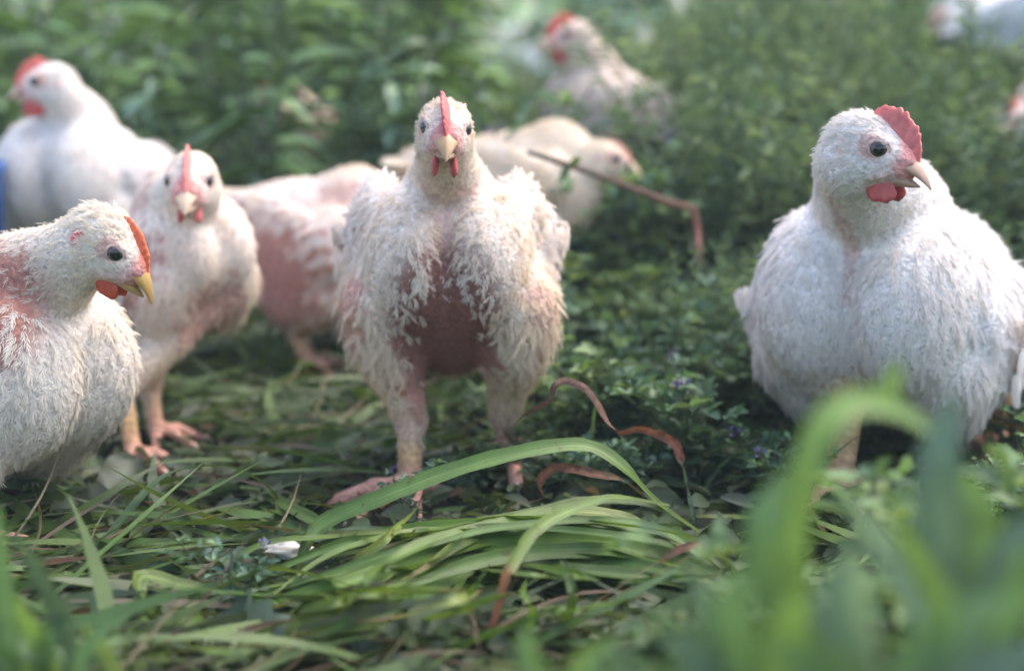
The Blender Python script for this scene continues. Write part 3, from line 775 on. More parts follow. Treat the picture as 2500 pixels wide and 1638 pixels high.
def vein_of(V, seed=0.0):
    """across/along coordinates of a ribbon"""
    n = len(V) // 5; ln = np.concatenate([[0], np.cumsum(np.linalg.norm(np.diff(V[2::5], axis=0), axis=1))])
    return np.stack([np.tile([-1, -.5, 0, .5, 1.], n), np.repeat(ln, 5), np.full(n * 5, seed)], 1)

def tube(pts, r0, r1, col, n=10, k=6):
    c = bez(pts, n); t = unit(np.gradient(c, axis=0))
    a = unit(np.cross(t, np.array([.31, .9, .13]))); b = np.cross(t, a)
    th = np.linspace(0, 2 * math.pi, k, endpoint=False); rr = np.linspace(r0, r1, n)
    V = (c[:, None] + (a[:, None] * np.cos(th)[None, :, None] + b[:, None] * np.sin(th)[None, :, None]) * rr[:, None, None]).reshape(-1, 3)
    i, j = np.meshgrid(np.arange(n - 1), np.arange(k), indexing='ij')
    p = (i * k + j).ravel(); q = (i * k + (j + 1) % k).ravel()
    return V, np.stack([p, q, q + k, p + k], 1), np.tile(col, (len(V), 1)) * np.ones((len(V), 1))

def rand_dir(n, r, zlo, zhi):
    a = r.uniform(0, 2 * math.pi, n); z = r.uniform(zlo, zhi, n); h = np.sqrt(np.clip(1 - z * z, 0, 1))
    return np.stack([np.cos(a) * h, np.sin(a) * h, z], 1)

def pick_col(n, pal, w, r, jit=.15):
    pal = np.asarray(pal); c = pal[r.choice(len(pal), n, p=np.asarray(w) / np.sum(w))]
    return c * np.clip(r.normal(1, jit, (n, 1)), .5, 1.6)

def blades_np(pos, az, L, W, e0, droop, col, seg=4, r=rng):
    """many simple grass blades: rise at e0, then droop"""
    n = len(pos); u = np.linspace(0, 1, seg + 1)[None]
    e = e0[:, None] - droop[:, None] * u
    st = L[:, None] / seg
    hx = np.cumsum(np.cos(e) * st, 1) - np.cos(e[:, :1]) * st; hz = np.cumsum(np.sin(e) * st, 1) - np.sin(e[:, :1]) * st
    ca, sa = np.cos(az)[:, None], np.sin(az)[:, None]
    bend = r.normal(0, .25, (n, 1)) * u ** 2 * L[:, None]
    c = pos[:, None] + np.stack([ca * hx - sa * bend, sa * hx + ca * bend, hz], -1)
    gr = gz(c[..., 0], c[..., 1]) + .0025
    c[..., 2] = np.maximum(c[..., 2], gr)
    tw = r.uniform(-.9, .9, n)[:, None] + r.normal(0, .5, (n, 1)) * u
    side = np.stack([-sa * np.cos(tw), ca * np.cos(tw), np.sin(tw)], -1)
    w = W[:, None] * .5 * np.clip((1 - u) * 2.6, .04, 1)
    V = np.stack([c - side * w[..., None], c + side * w[..., None]], 2).reshape(-1, 3)
    k = (np.arange(n)[:, None] * (seg + 1) + np.arange(seg)[None]).ravel()[:, None] * 2
    F = k + np.array([[0, 1, 3, 2]])
    ok = np.ones(len(c), bool)
    for fx, fy, fr in CLEAR:
        ok &= (((c[..., 0] - fx) ** 2 + ((c[..., 1] - fy) * .8) ** 2) > fr * fr).all(1) | (c[..., 2] < .004).all(1)
    ok &= ~((np.abs(c[..., 0] - .02) < .17) & (c[..., 1] > .86) & (c[..., 1] < 1.09) & (c[..., 2] > .010)).any(1) | (c[:, 0, 1] > 1.25)
    return V, F.reshape(n, seg, 4)[ok].reshape(-1, 4), np.repeat(col, 2 * (seg + 1), 0)
CLEAR = [(-.075, 1.075, .050), (-.315, 1.20, .07)]

def field(n, y0, y1, r, m=.10, pw=1.0):
    """random points on the visible ground between two distances"""
    y = y0 + (y1 - y0) * r.uniform(size=n) ** pw
    x = r.uniform(-1, 1, n) * (.37 * y + m)
    return x, y

LAWN = [(.082, .148, .030), (.104, .168, .040), (.064, .122, .028), (.122, .160, .044)]
DULL = [(.080, .108, .045), (.100, .118, .055), (.060, .092, .034), (.12, .10, .05), (.11, .06, .036)]
ALF = [(.095, .160, .090), (.120, .195, .105), (.078, .135, .090), (.165, .230, .115)]

# ------------------------------------------------------------------ cut litter and turf
r = np.random.default_rng(31)
parts = []
n = 10500; x, y = field(n, .55, 2.3, r, pw=.8)
sidew = sstep(.35, -.05, x - .05 * y)                              # more litter on the left, more live plants on the right
keep = r.uniform(size=n) < .35 + .65 * sidew; x, y = x[keep], y[keep]; n = len(x)
z = gz(x, y) + r.uniform(.002, .022, n) ** 1.0
az = r.normal(.15, .7, n) + math.pi * (r.uniform(size=n) < .5)
parts.append(blades_np(np.stack([x, y, z], 1), az, r.uniform(.04, .16, n), r.uniform(.004, .011, n), r.normal(.12, .16, n), r.uniform(-.1, .6, n),
                       pick_col(n, LAWN[:3] + DULL, (5, 5, 5, 2, 1.2, 2.5, .4, .25), r), 5, r))
n = 1700; x, y = field(n, .55, 1.6, r)
keep = r.uniform(size=n) < .2 + .8 * sstep(.25, -.1, x); x, y = x[keep], y[keep]; n = len(x)
parts.append(blades_np(np.stack([x, y, gz(x, y) + r.uniform(.003, .03, n)], 1), r.normal(.1, .9, n), r.uniform(.03, .13, n), r.uniform(.0012, .003, n),
                       r.normal(.15, .25, n), r.uniform(-.1, .7, n), pick_col(n, [(.17, .09, .05), (.13, .08, .05), (.20, .16, .08), (.16, .17, .07)], (2, 2, 2, 1.5), r), 5, r))
V, F, C = merge(parts)
add('cut_grass', mesh_np('cut_grass', V, [F], C), M_GRASS, kind='stuff', label='cut grass strands lying matted over the ground', category='cut grass')

n = 6500; x, y = field(n, .55, 2.2, r, pw=.85)
keep = r.uniform(size=n) < .3 + .7 * sstep(.35, -.05, x); x, y = x[keep], y[keep]; n = len(x)
pos = np.stack([x, y, gz(x, y) + r.uniform(.003, .022, n)], 1)
V, F, C = scatter(leaf_tpl(4, None, .3, .2), pos, rand_dir(n, r, -.15, .35), unit(rand_dir(n, r, .5, 1.0)), r.uniform(.012, .036, n), r.uniform(.006, .017, n),
                  pick_col(n, [(.07, .105, .042), (.095, .125, .06), (.055, .09, .032), (.12, .14, .085), (.11, .075, .045)], (3, 3, 3, 1.5, .7), r))
add('leaf_litter', mesh_np('leaf_litter', V, [F], C), M_LEAF, kind='stuff', label='small wilted leaf scraps strewn among the cut grass', category='leaf litter')

n = 15000; x, y = field(n, 1.25, 3.6, r, .25, .7)
dens = sstep(1.2, 2.0, y) * .9 + .1
keep = r.uniform(size=n) < dens; x, y = x[keep], y[keep]; n = len(x)
hgt = .05 + .12 * sstep(1.4, 2.4, y) + .09 * sstep(.1, .4, x) * sstep(1.4, 1.8, y)
V, F, C = blades_np(np.stack([x, y, gz(x, y)], 1), r.uniform(0, 6.28, n), hgt * r.uniform(.5, 1.5, n), r.uniform(.003, .008, n), r.normal(1.25, .25, n), r.uniform(.2, 1.6, n),
                    pick_col(n, LAWN + [(.055, .095, .05)], (3, 3, 3, 1, 2), r), 4, r)
n2 = 5200; x2, y2 = field(n2, 1.05, 2.4, r, .1); k2 = (x2 > .03 + .06 * r.uniform(size=n2)) & ((x2 - .3) ** 2 + (y2 - 1.18) ** 2 > .13 ** 2); x2, y2 = x2[k2], y2[k2]; n2 = len(x2)
parts = [(V, F, C), blades_np(np.stack([x2, y2, gz(x2, y2)], 1), r.uniform(0, 6.28, n2), r.uniform(.05, .12, n2) * (1 + .9 * sstep(1.3, 1.9, y2)), r.uniform(.0015, .0045, n2), r.normal(1.2, .3, n2), r.uniform(.2, 1.8, n2),
                       pick_col(n2, [(.12, .20, .08), (.16, .22, .08), (.10, .17, .10), (.20, .21, .10)], (3, 2, 3, 1), r), 4, r)]
V, F, C = merge(parts)
add('meadow_grass', mesh_np('meadow_grass', V, [F], C), M_GRASS, kind='stuff', label='blurred green meadow grass behind and around the chickens', category='grass')

# ------------------------------------------------------------------ alfalfa: prototypes copied over the patch
def alfalfa_proto(seed, hgt, stems, flower):
    r = np.random.default_rng(seed); st, fo, flw = [], [], []
    for k in range(stems):
        a = r.uniform(0, 6.28); lean = r.uniform(.15, .8) * hgt
        tip = np.array([math.cos(a) * lean, math.sin(a) * lean, hgt * r.uniform(.75, 1.1)])
        pts = [(0, 0, -.005), tip * np.array([.35, .35, .55]) + r.normal(0, .006, 3), tip]
        c = bez(pts, 16)
        st.append(tube(pts, .0013, .0007, (.075, .115, .045), 9, 5))
        m = 12; ui = r.uniform(.12, 1, m); p0 = c[(ui * 15).astype(int)]
        pd = rand_dir(m, r, .1, .8); p1 = p0 + pd * r.uniform(.008, .02, (m, 1))
        for q in range(m):
            st.append(tube([p0[q], p1[q]], .0005, .0004, (.085, .125, .05), 2, 3))
        sc = np.where(ui > .85, .7, 1.0)
        base = pick_col(m, ALF, (3, 3, 2, 1.2), r, .16) * np.array([(1, 1, 1), (.8, .9, .8), (1.25, 1.2, .9), (.9, 1, 1.15), (1.1, 1.05, .75), (.75, .85, .9)][seed - 100]) * (1 + .35 * (ui > .8))[:, None]
        for j in (-1, 0, 1):
            sd = unit(np.cross(pd, (0, 0, 1.)))
            d = unit(pd * (.8 if j == 0 else .35) + sd * j * .9 + np.array([0, 0, .15]) + r.normal(0, .2, (m, 3)))
            fo.append(scatter(leaf_tpl(3, (.18, .75, 1.0, .25), .35, .12), p1, d, unit(np.array([0, 0, 1.]) + r.normal(0, .35, (m, 3))),
                              r.uniform(.013, .022, m) * sc, r.uniform(.007, .011, m) * sc, base * r.uniform(.9, 1.1, (m, 1))))
        if flower and k == 0:
            m = 9
            flw.append(scatter(leaf_tpl(2, (.3, 1, .5), .5, -.1), tip + r.normal(0, .003, (m, 3)) + np.array([0, 0, .003]), rand_dir(m, r, -.2, .9), rand_dir(m, r, 0, 1),
                               np.full(m, .006), np.full(m, .0035), pick_col(m, [(.20, .13, .30), (.32, .22, .40), (.15, .10, .22)], (2, 1, 1), r)))
    return ([mesh_np('alfalfa_stem', *[q if i != 1 else [q] for i, q in enumerate(merge(st))]), mesh_np('alfalfa_foliage', *[q if i != 1 else [q] for i, q in enumerate(merge(fo))])],
            mesh_np('alfalfa_flower', *[q if i != 1 else [q] for i, q in enumerate(merge(flw))]) if flw else None)

protos = [alfalfa_proto(100 + k, (.07, .09, .11, .13, .10, .085)[k], (5, 6, 6, 5, 7, 6)[k], k in (1, 3)) for k in range(6)]

def put_plant(protos_, k, name, x, y, sc, rz, label, cat, group, dz=0.0):
    (stem, fol), fl = protos_[k]
    t = thing(name, label, cat, (x, y, float(gz(x, y)) + dz), group, rz)
    t.scale = (sc, sc, sc)
    lm = M_WEED if name == 'tall_weed' else M_LEAF
    add('stem', stem, lm, t); add('foliage', fol, lm, t, kind='stuff')
    if fl:
        add('flower', fl, M_FLOWER, t)
    return t

r = np.random.default_rng(41)
cnt = 0; tries = 0; placed = []
BODY = [(-.05, 1.17, .10), (.30, 1.18, .13), (.28, 1.0, .05), (.135, 1.03, .055), (.09, 1.0, .05)]
while cnt < 110 and tries < 4000:
    tries += 1
    y = .98 + 1.12 * r.uniform() ** 1.5; x = r.uniform(-.02, .40 * y + .03)
    if any((x - a) ** 2 + (y - b) ** 2 < c * c for a, b, c in BODY):
        continue
    if y < 1.12 and x < .05:
        continue
    if any((x - a) ** 2 + (y - b) ** 2 < .035 ** 2 for a, b in placed):
        continue
    placed.append((x, y)); cnt += 1
    k = int(r.integers(6)); fl = protos[k][1] is not None
    sc = r.uniform(.7, 1.1) * (1 + .95 * float(sstep(1.3, 1.9, y)))
    if y < 1.12:
        sc *= .7
    zone = 'beside the plump chicken' if y < 1.35 else ('in the middle distance right of the ragged chicken' if y < 1.7 else 'in the blurred patch below the far chickens')
    put_plant(protos, k, 'alfalfa_plant', x, y, sc, r.uniform(0, 6.28), ('low leafy alfalfa plant with purple flowers ' if fl else 'low leafy green alfalfa plant without flowers ') + zone, 'alfalfa',
              ('flowering ' if fl else 'leafy ') + 'alfalfa ' + zone)
# sprigs round the legs of the ragged chicken and in front of the birds behind
for (px, py, k, sc, lab) in ((1235, 1195, 0, .55, 'small alfalfa sprig hiding the right foot of the ragged chicken'), (1300, 1170, 2, .6, 'alfalfa sprig just right of the right leg of the ragged chicken'),
                             (1175, 1210, 4, .45, 'small alfalfa sprig between the feet of the ragged chicken'), (1340, 1230, 5, .5, 'alfalfa sprig above the middle of the grass bundle'), (1120, 1225, 0, .4, 'tiny alfalfa sprig just above the arching grass blade'),
                             (620, 760, 2, 1.0, 'alfalfa tuft at the left end of the pink flanked chicken'), (700, 770, 4, 1.0, 'alfalfa tuft under the middle of the pink flanked chicken'), (800, 780, 5, 1.0, 'alfalfa tuft under the front of the pink flanked chicken'),
                             (880, 760, 2, .9, 'alfalfa tuft touching the left thigh of the ragged chicken'), (1440, 420, 4, 1.5, 'tall alfalfa in front of the breast of the stretching chicken'), (1540, 400, 2, 1.7, 'tall alfalfa hiding the belly of the stretching chicken'),
                             (1640, 400, 5, 1.9, 'tall alfalfa at the tail of the stretching chicken'), (1720, 470, 4, 1.9, 'tall alfalfa right of the broken stalk'), (1800, 420, 2, 2.0, 'tall alfalfa left of the head of the plump chicken')):
    p = G(px, py, .0)
    put_plant(protos, k, 'alfalfa_plant', float(p[0]), float(p[1]), sc, px * .7, lab, 'alfalfa', None)
# a few in the litter on the left
for (px, py, sc, lab) in ((1000, 1255, .45, 'tiny alfalfa sprig with leaves over the foot of the ragged chicken'), (660, 640, 1.15, 'bright green alfalfa sprig standing before the pink flanked chicken'),
                          (760, 690, 1.0, 'green alfalfa tuft at the left side of the ragged chicken'), (590, 1490, .5, 'small wilted alfalfa sprig among cut grass at the lower left'),
                          (840, 640, 1.1, 'green alfalfa tuft below the wing of the pink flanked chicken')):
    p = G(px, py + 50, .0)
    put_plant(protos, 3 if sc < .6 else 2, 'alfalfa_plant', p[0], p[1], sc, r.uniform(0, 6), lab, 'alfalfa', None)

# ------------------------------------------------------------------ tall weeds behind
def weed_proto(seed, hgt, stems, leafL, leafW, pal):
    r = np.random.default_rng(seed); st, fo = [], []
    for k in range(stems):
        a = r.uniform(0, 6.28); lean = r.uniform(.05, .4) * hgt
        tip = np.array([math.cos(a) * lean, math.sin(a) * lean, hgt * r.uniform(.7, 1.1)])
        pts = [r.normal(0, .02, 3) * (1, 1, 0), tip * np.array([.4, .4, .55]) + r.normal(0, .012, 3), tip]
        c = bez(pts, 24); st.append(tube(pts, .0034, .0014, (.085, .12, .05), 8, 5))
        m = 20; ui = np.linspace(.08, 1, m); p0 = c[(ui * 23).astype(int)]
        d = rand_dir(m, r, -.1, .75)
        fo.append(scatter(leaf_tpl(4, None, .25, .45), p0, d, unit(np.array([0, 0, 1.]) + r.normal(0, .3, (m, 3))), leafL * r.uniform(.6, 1.2, m) * (1.1 - .5 * ui), leafW * r.uniform(.7, 1.2, m) * (1.1 - .5 * ui), pick_col(m, pal, np.ones(len(pal)), r)))
    f = lambda q: mesh_np('weed', q[0], [q[1]], q[2])
    return ([f(merge(st)), f(merge(fo))], None)

WPAL = [(.070, .135, .030), (.100, .175, .045), (.050, .095, .024), (.24, .37, .22), (.38, .56, .42)]  # last two pale mint tones paint sky highlights onto the leaves
wprotos = [weed_proto(200, .40, 6, .13, .020, WPAL), weed_proto(201, .52, 5, .13, .050, WPAL), weed_proto(202, .36, 6, .085, .032, WPAL), weed_proto(203, .48, 8, .12, .010, WPAL)]
r = np.random.default_rng(51); placed = []; tries = 0
while len(placed) < 50 and tries < 3000:
    tries += 1
    y = r.uniform(1.95, 3.8); x = r.uniform(-1, 1) * (.40 * y + .15)
    right = x / y > -.06
    if right and y < 2.75:
        continue
    if any((x - a) ** 2 + (y - b) ** 2 < .10 ** 2 for a, b in placed):
        continue
    if (x + .385) ** 2 + (y - 2.6) ** 2 < .12 ** 2 or (x + .50) ** 2 + (y - 1.8) ** 2 < .2 ** 2 or (abs(x / y + .147) < .022 and y < 2.5):
        continue
    if x / y > -.03 and x / y < .10 and r.uniform() < .72:
        continue
    if x / y > .28 and y < 3.0:
        continue
    placed.append((x, y)); k = int(r.integers(4))
    zone = 'behind the left chickens' if x / y < -.06 else 'in the right background'
    put_plant(wprotos, k, 'tall_weed', x, y, r.uniform(.7, 1.2) * (.8 if right else 1.0), r.uniform(0, 6.28),
              ('narrow leaved', 'broad leaved', 'small leaved', 'thin leaved')[k] + ' tall green weed blurred ' + zone, 'weed', ('narrow leaved', 'broad leaved', 'small leaved', 'thin leaved')[k] + ' weeds ' + zone)

# feathery weeds rising on the right
FPAL = [(.125, .200, .115), (.155, .240, .140), (.098, .168, .105), (.23, .31, .19)]
def feather_proto(seed, hgt, stems):
    r = np.random.default_rng(seed); st, fo = [], []
    for k in range(stems):
        a = r.uniform(0, 6.28); lean = r.uniform(.08, .45) * hgt
        tip = np.array([math.cos(a) * lean, math.sin(a) * lean, hgt * r.uniform(.7, 1.1)])
        pts = [r.normal(0, .012, 3) * (1, 1, 0), tip * np.array([.35, .35, .55]) + r.normal(0, .012, 3), tip]
        c = bez(pts, 40); st.append(tube(pts, .0018, .0007, (.10, .15, .07), 8, 4))
        m = 46; ui = np.linspace(.1, 1, m); p0 = c[(ui * 39).astype(int)]
        fo.append(scatter(leaf_tpl(2, (.3, 1, .3), .25, .3), p0, rand_dir(m, r, 0, .85), unit(np.array([0, 0, 1.]) + r.normal(0, .3, (m, 3))), r.uniform(.018, .042, m) * (1.15 - .5 * ui), r.uniform(.0028, .006, m), pick_col(m, FPAL, np.ones(4), r)))
    f = lambda q: mesh_np('feathery_weed', q[0], [q[1]], q[2])
    return ([f(merge(st)), f(merge(fo))], None)
fprotos = [feather_proto(300, .26, 9), feather_proto(301, .34, 8), feather_proto(302, .20, 10)]
r = np.random.default_rng(55); placed = []; tries = 0
while len(placed) < 100 and tries < 4000:
    tries += 1
    y = r.uniform(1.32, 2.75); q = r.uniform(.0, .41); x = q * y
    if any((x - a) ** 2 + (y - b) ** 2 < .06 ** 2 for a, b in placed) or (x - .36) ** 2 + (y - 1.25) ** 2 < .15 ** 2:
        continue
    if q < .125 and (y < 1.45 or y > 1.9):
        continue
    if q > .275 and y > 1.75:
        continue
    placed.append((x, y)); k = int(r.integers(3)); sc = r.uniform(.7, 1.15)
    if q < .125:
        sc *= .42
    elif y < 1.6:
        sc *= .55
    zone = 'below the stretching and crouching chickens' if q < .125 else ('behind the broken stalk left of the plump chicken' if q < .22 else 'behind the plump chicken')
    put_plant(fprotos, k, 'feathery_weed', x, y, sc, r.uniform(0, 6.28), ('bushy', 'tall', 'short')[k] + ' feathery pale green weed blurred ' + zone, 'weed', ('bushy', 'tall', 'short')[k] + ' feathery weeds ' + zone)

# the thicket far behind reads as one mass
r = np.random.default_rng(61); n = 16000
y = r.uniform(4.6, 7.0, n); x = r.uniform(-1, 1, n) * (.45 * y + .6); z = .2 + r.uniform(0, 1, n) ** 1.3 * 1.3
dn = np.clip(.26 + 1.3 * snoise(np.stack([x, y * .25, z], 1), 5.5, 5), .02, 1)
gap = np.exp(-((x / y - .02) / .045) ** 2) * .72
keep = r.uniform(size=n) < dn * (1 - gap); x, y, z = x[keep], y[keep], z[keep]; n = len(x)
V, F, C = scatter(leaf_tpl(3, None, .25, .3), np.stack([x, y, z], 1), rand_dir(n, r, -.6, .6), rand_dir(n, r, -.2, 1), r.uniform(.09, .22, n), r.uniform(.05, .11, n),
                  pick_col(n, [(.08, .15, .05), (.11, .19, .07), (.07, .13, .05), (.42, .62, .46)], (3, 3, 2, 5), r))  # palest tone paints the bright out-of-focus highlights into leaf colour
add('thicket', mesh_np('thicket', V, [F], C), M_WEED, kind='stuff', label='blurred green thicket of leaves closing off the background', category='thicket')

# ------------------------------------------------------------------ the bundle of long grass in front
GR = (.100, .175, .022); GB = (.125, .190, .038); GD = (.066, .128, .020); YG = (.20, .24, .06); BR = (.16, .075, .045); RB = (.26, .10, .065); BG = (.085, .140, .085)
def seven(pts):
    """points read in the close view of the bundle -> photograph pixels"""
    return [(650 + x * .5055, 850 + y * .5055) for x, y in pts]
def six(pts):
    return [(x * .4414, 950 + y * .4414) for x, y in pts]
def lay(pp, hs_):
    return [G(x, y, h * .9) for (x, y), h in zip(pp, hs_)]

root_p = G(1790, 1440, 0)
bundle = thing('grass_bundle', 'bundle of long fresh green grass blades lying in front of the ragged chicken', 'grass bundle', root_p)
def blade_of(parent, pts, width, cols, name='blade', mat=None, **kw):
    o = np.array(parent.location) if parent is not None else pts[0]
    V, F, C = ribbon([np.asarray(p) - o for p in pts], width, cols, **kw)
    return add(name, mesh_np('blade', V, [F], C, vein=vein_of(V, float(pts[0][0]) * 37)), mat or M_GRASS, parent, o if parent is None else None)
r = np.random.default_rng(71)
for k in range(96):
    v = k / 95.0; lift = .048 * (1 - v) ** .8 * r.uniform(.75, 1.1) + .006
    p0 = G(1790 + r.normal(0, 35), 1425 + 60 * v + r.normal(0, 12), .008)
    p1 = G(1560 + r.normal(0, 50), 1290 + 190 * v + r.normal(0, 10), lift * .9)
    p2 = G(1220 + r.normal(0, 70), 1262 + 190 * v + r.normal(0, 16), lift)
    p3 = G(930 + r.normal(0, 60), 1345 + 215 * v + r.normal(0, 24), lift * .8)
    ex = r.uniform(500, 800)
    p4 = G(ex, 1420 + 240 * v + r.normal(0, 34) + (650 - ex) * .2, .012 + .015 * r.uniform())
    pts = [p0, p1, p2, p3, p4]
    if r.uniform() < .25:
        pts = pts[:-1]
    c = [GR, GB, GD, GR, GB][int(r.integers(5))]; c = np.asarray(c) * r.uniform(.8, 1.3)
    tipc = c if r.uniform() < .65 else np.asarray(BR)
    blade_of(bundle, pts, r.uniform(.006, .0128), [(0, np.asarray(YG) * .8), (.18, c), (.85, c), (1, tipc)], n=26, twist=r.normal(0, .8), twist0=r.normal(.25, .3), fold=r.uniform(.12, .4))
for pp, hh_, w, cols, kw in (
        (seven([(2230, 1130), (2040, 990), (1800, 870), (1560, 800), (1380, 790), (1100, 850), (800, 930), (600, 1020), (300, 1140), (20, 1330)]),
         (.01, .03, .05, .058, .06, .058, .055, .05, .035, .02), .0090, [(0, (.30, .31, .09)), (.25, (.27, .30, .08)), (.5, GR), (1, GB)], dict(n=34, twist=.3, twist0=.2)),
        (seven([(2230, 1120), (1930, 960), (1730, 820), (1400, 790), (1150, 860)]), (.01, .035, .055, .06, .05), .0115, [(0, (.30, .31, .10)), (1, (.16, .22, .05))], dict(n=26, twist=.5)),
        (seven([(2200, 1140), (1900, 1090), (1500, 1000), (1000, 950), (560, 960), (0, 1060)]), (.01, .03, .04, .045, .035, .012), .0105, [(0, GB), (1, GD)], dict(n=28, twist=.5)),
        (seven([(2150, 930), (1880, 770), (1560, 740), (1250, 810), (860, 870), (250, 915)]), (.01, .04, .05, .05, .045, .02), .010, [(0, GB), (1, GB)], dict(n=28, twist=.9))):
    blade_of(bundle, lay(pp, hh_), w, cols, **kw)

def lone(name, label, cat, pp, hh_, w, cols, group=None, mat=None, **kw):
    t = blade_of(None, lay(pp, hh_), w, cols, name, mat, **kw)
    t['label'] = label; t['category'] = cat
    if group:
        t['group'] = group
    return t
lone('grass_strand', 'long bright green grass blade arching high over the foot of the ragged chicken', 'grass strand',
     seven([(2140, 930), (1880, 740), (1740, 590), (1600, 490), (1450, 470), (1200, 510), (900, 590), (560, 720), (280, 840), (185, 955), (150, 1080), (185, 1210)]),
     (.005, .045, .075, .092, .098, .095, .082, .062, .045, .034, .02, .008), .0118, [(0, GB), (.5, (.11, .20, .04)), (.88, (.09, .16, .045)), (.95, BR), (1, BR)], n=48, twist=.9, twist0=.35)
lone('dry_grass_strand', 'brown curled dry grass blade rising in front of the right leg of the ragged chicken', 'grass strand',
     seven([(2075, 860), (2030, 680), (2008, 560), (1980, 470), (1900, 418), (1800, 386), (1710, 400), (1655, 355), (1600, 260), (1540, 190), (1450, 155), (1392, 182), (1365, 255), (1260, 312), (1140, 425)]),
     (.004, .035, .06, .075, .085, .09, .088, .095, .11, .122, .128, .125, .112, .10, .085), .0070, [(0, BG), (.12, BG), (.17, RB), (.4, BR), (.6, (.13, .07, .05)), (1, (.09, .05, .035))], n=70, twist=5.0, twist0=.3, fold=.3, mat=M_DRY)
lone('dry_grass_strand', 'small brown curled dry blade looping above the top of the grass bundle', 'grass strand',
     seven([(1830, 720), (1720, 640), (1600, 612), (1450, 578), (1370, 590), (1325, 650), (1335, 715), (1260, 745), (1180, 757)]),
     (.02, .05, .058, .065, .062, .05, .035, .035, .033), .0065, [(0, (.12, .12, .05)), (.25, BR), (1, (.11, .05, .04))], n=44, twist=3.2, fold=.35, mat=M_DRY)
lone('grass_strand', 'drooping grass blade with a reddish brown middle crossing down over the grass bundle', 'grass strand',
     seven([(1950, 760), (1700, 722), (1560, 750), (1400, 812), (1280, 900), (1195, 1030), (1150, 1110), (1118, 1230), (1080, 1350), (1000, 1450), (880, 1525)]),
     (.05, .075, .08, .078, .07, .058, .05, .036, .022, .012, .006), .0080, [(0, GB), (.5, GB), (.57, (.22, .11, .05)), (.75, RB), (.85, BR), (.9, BG), (1, BG)], n=46, twist=1.6, twist0=.2)
lone('dry_grass_strand', 'short brown dry strand bent over the yellow stem at the right of the bundle', 'grass strand',
     seven([(2260, 990), (2160, 945), (2050, 955), (1930, 1010), (1875, 1110)]), (.03, .05, .052, .045, .025), .0055, [(0, (.17, .12, .08)), (1, RB)], n=24, twist=1.5, mat=M_DRY)
lone('grass_strand', 'folded green grass blade with a sharp bend at the lower left', 'grass strand',
     six([(1290, 1110), (1050, 1092), (815, 1035), (765, 1090), (800, 1180), (880, 1275), (950, 1355), (1050, 1430), (1230, 1440)]),
     (.03, .036, .045, .044, .035, .022, .012, .006, .006), .0105, [(0, GR), (.35, GB), (1, GR)], n=40, twist=.6, twist0=.4)
lone('grass_strand', 'straight pale green grass blade lying level at the lower left', 'grass strand',
     six([(1290, 1125), (900, 1160), (380, 1222)]), (.025, .022, .012), .011, [(0, GB), (1, BG)], n=20, twist=.3)
lone('grass_strand', 'long thin grass blade reaching left towards the white shell', 'grass strand',
     six([(2039, 800), (1740, 826), (1560, 838), (1400, 885), (1240, 990), (1110, 1080)]), (.03, .04, .038, .03, .018, .008), .0085, [(0, GB), (1, GB)], n=26, twist=.5)
lone('grass_strand', 'blurred green grass blade arching below the legs of the slim chicken', 'grass strand',
     six([(320, 1012), (560, 860), (740, 650), (900, 490), (1100, 430), (1300, 440), (1450, 520), (1530, 610), (1505, 680)]),
     (.006, .02, .045, .06, .062, .056, .042, .026, .015), .0095, [(0, BG), (.8, GD), (.93, (.16, .15, .10)), (1, (.16, .12, .09))], n=34, twist=.5)
lone('grass_strand', 'pale yellow green grass blade pointing right from the bundle to the plump chicken', 'grass strand',
     [(1700, 1262), (1850, 1266), (2000, 1262)], (.012, .014, .01), .011, [(0, YG), (1, GB)], n=16)
r = np.random.default_rng(81)
for k in range(26):
    px, py = r.uniform(120, 880), r.uniform(1180, 1610)
    a = r.normal(0, .35); ln = r.uniform(110, 300)
    pp = [(px - ln * math.cos(a) * .5, py + ln * math.sin(a) * .5), (px, py - r.uniform(-10, 26)), (px + ln * math.cos(a) * .5, py - ln * math.sin(a) * .5)]
    c = np.asarray([GR, GB, GD, BG, (.14, .13, .07)][int(r.integers(5))]) * r.uniform(.8, 1.1)
    lone('grass_strand', 'loose cut grass blade lying in the litter at the lower left', 'grass strand', pp, (.012, .026, .012), r.uniform(.006, .011), [(0, c), (1, c * .9)], 'loose cut grass blades at the lower left', n=14, twist=r.normal(0, .6), twist0=r.normal(0, .4))
for k in range(16):
    px, py = r.uniform(300, 930), r.uniform(1080, 1300)
    a = r.normal(.1, .5); ln = r.uniform(90, 220)
    pp = [(px - ln * math.cos(a) * .5, py + ln * math.sin(a) * .5), (px + r.normal(0, 8), py + r.uniform(-22, 10)), (px + ln * math.cos(a) * .5, py - ln * math.sin(a) * .5)]
    c = np.asarray([(.24, .13, .08), (.28, .20, .11), (.20, .10, .06)][int(r.integers(3))])
    lone('dry_grass_strand', 'thin brown dry stalk in the litter left of the foot of the ragged chicken', 'grass strand', pp, (.006, .02, .01), r.uniform(.003, .006), [(0, c), (1, c)], 'dry stalks left of the ragged chicken', M_DRY, n=12, twist=1)

for k in range(16):                                            # blades that cross the bundle
    cx, cy_ = r.uniform(800, 1600), r.uniform(1300, 1500); a = r.normal(.45, .5); ln = r.uniform(180, 380)
    q = [G(cx + ln * math.cos(a) * f + r.normal(0, 10), cy_ - ln * math.sin(a) * .6 * f, hh_) for f, hh_ in ((-.5, .012), (-.1, .042), (.2, .05), (.5, .03))]
    c = np.asarray([GR, GB, GD, YG][int(r.integers(4))]) * r.uniform(.8, 1.2)
    blade_of(bundle, q, r.uniform(.004, .008), [(0, c), (.8, c), (1, np.asarray(BR) if k % 3 == 0 else c)], n=20, twist=r.normal(0, 1.2), twist0=r.normal(0, .5), fold=.4)

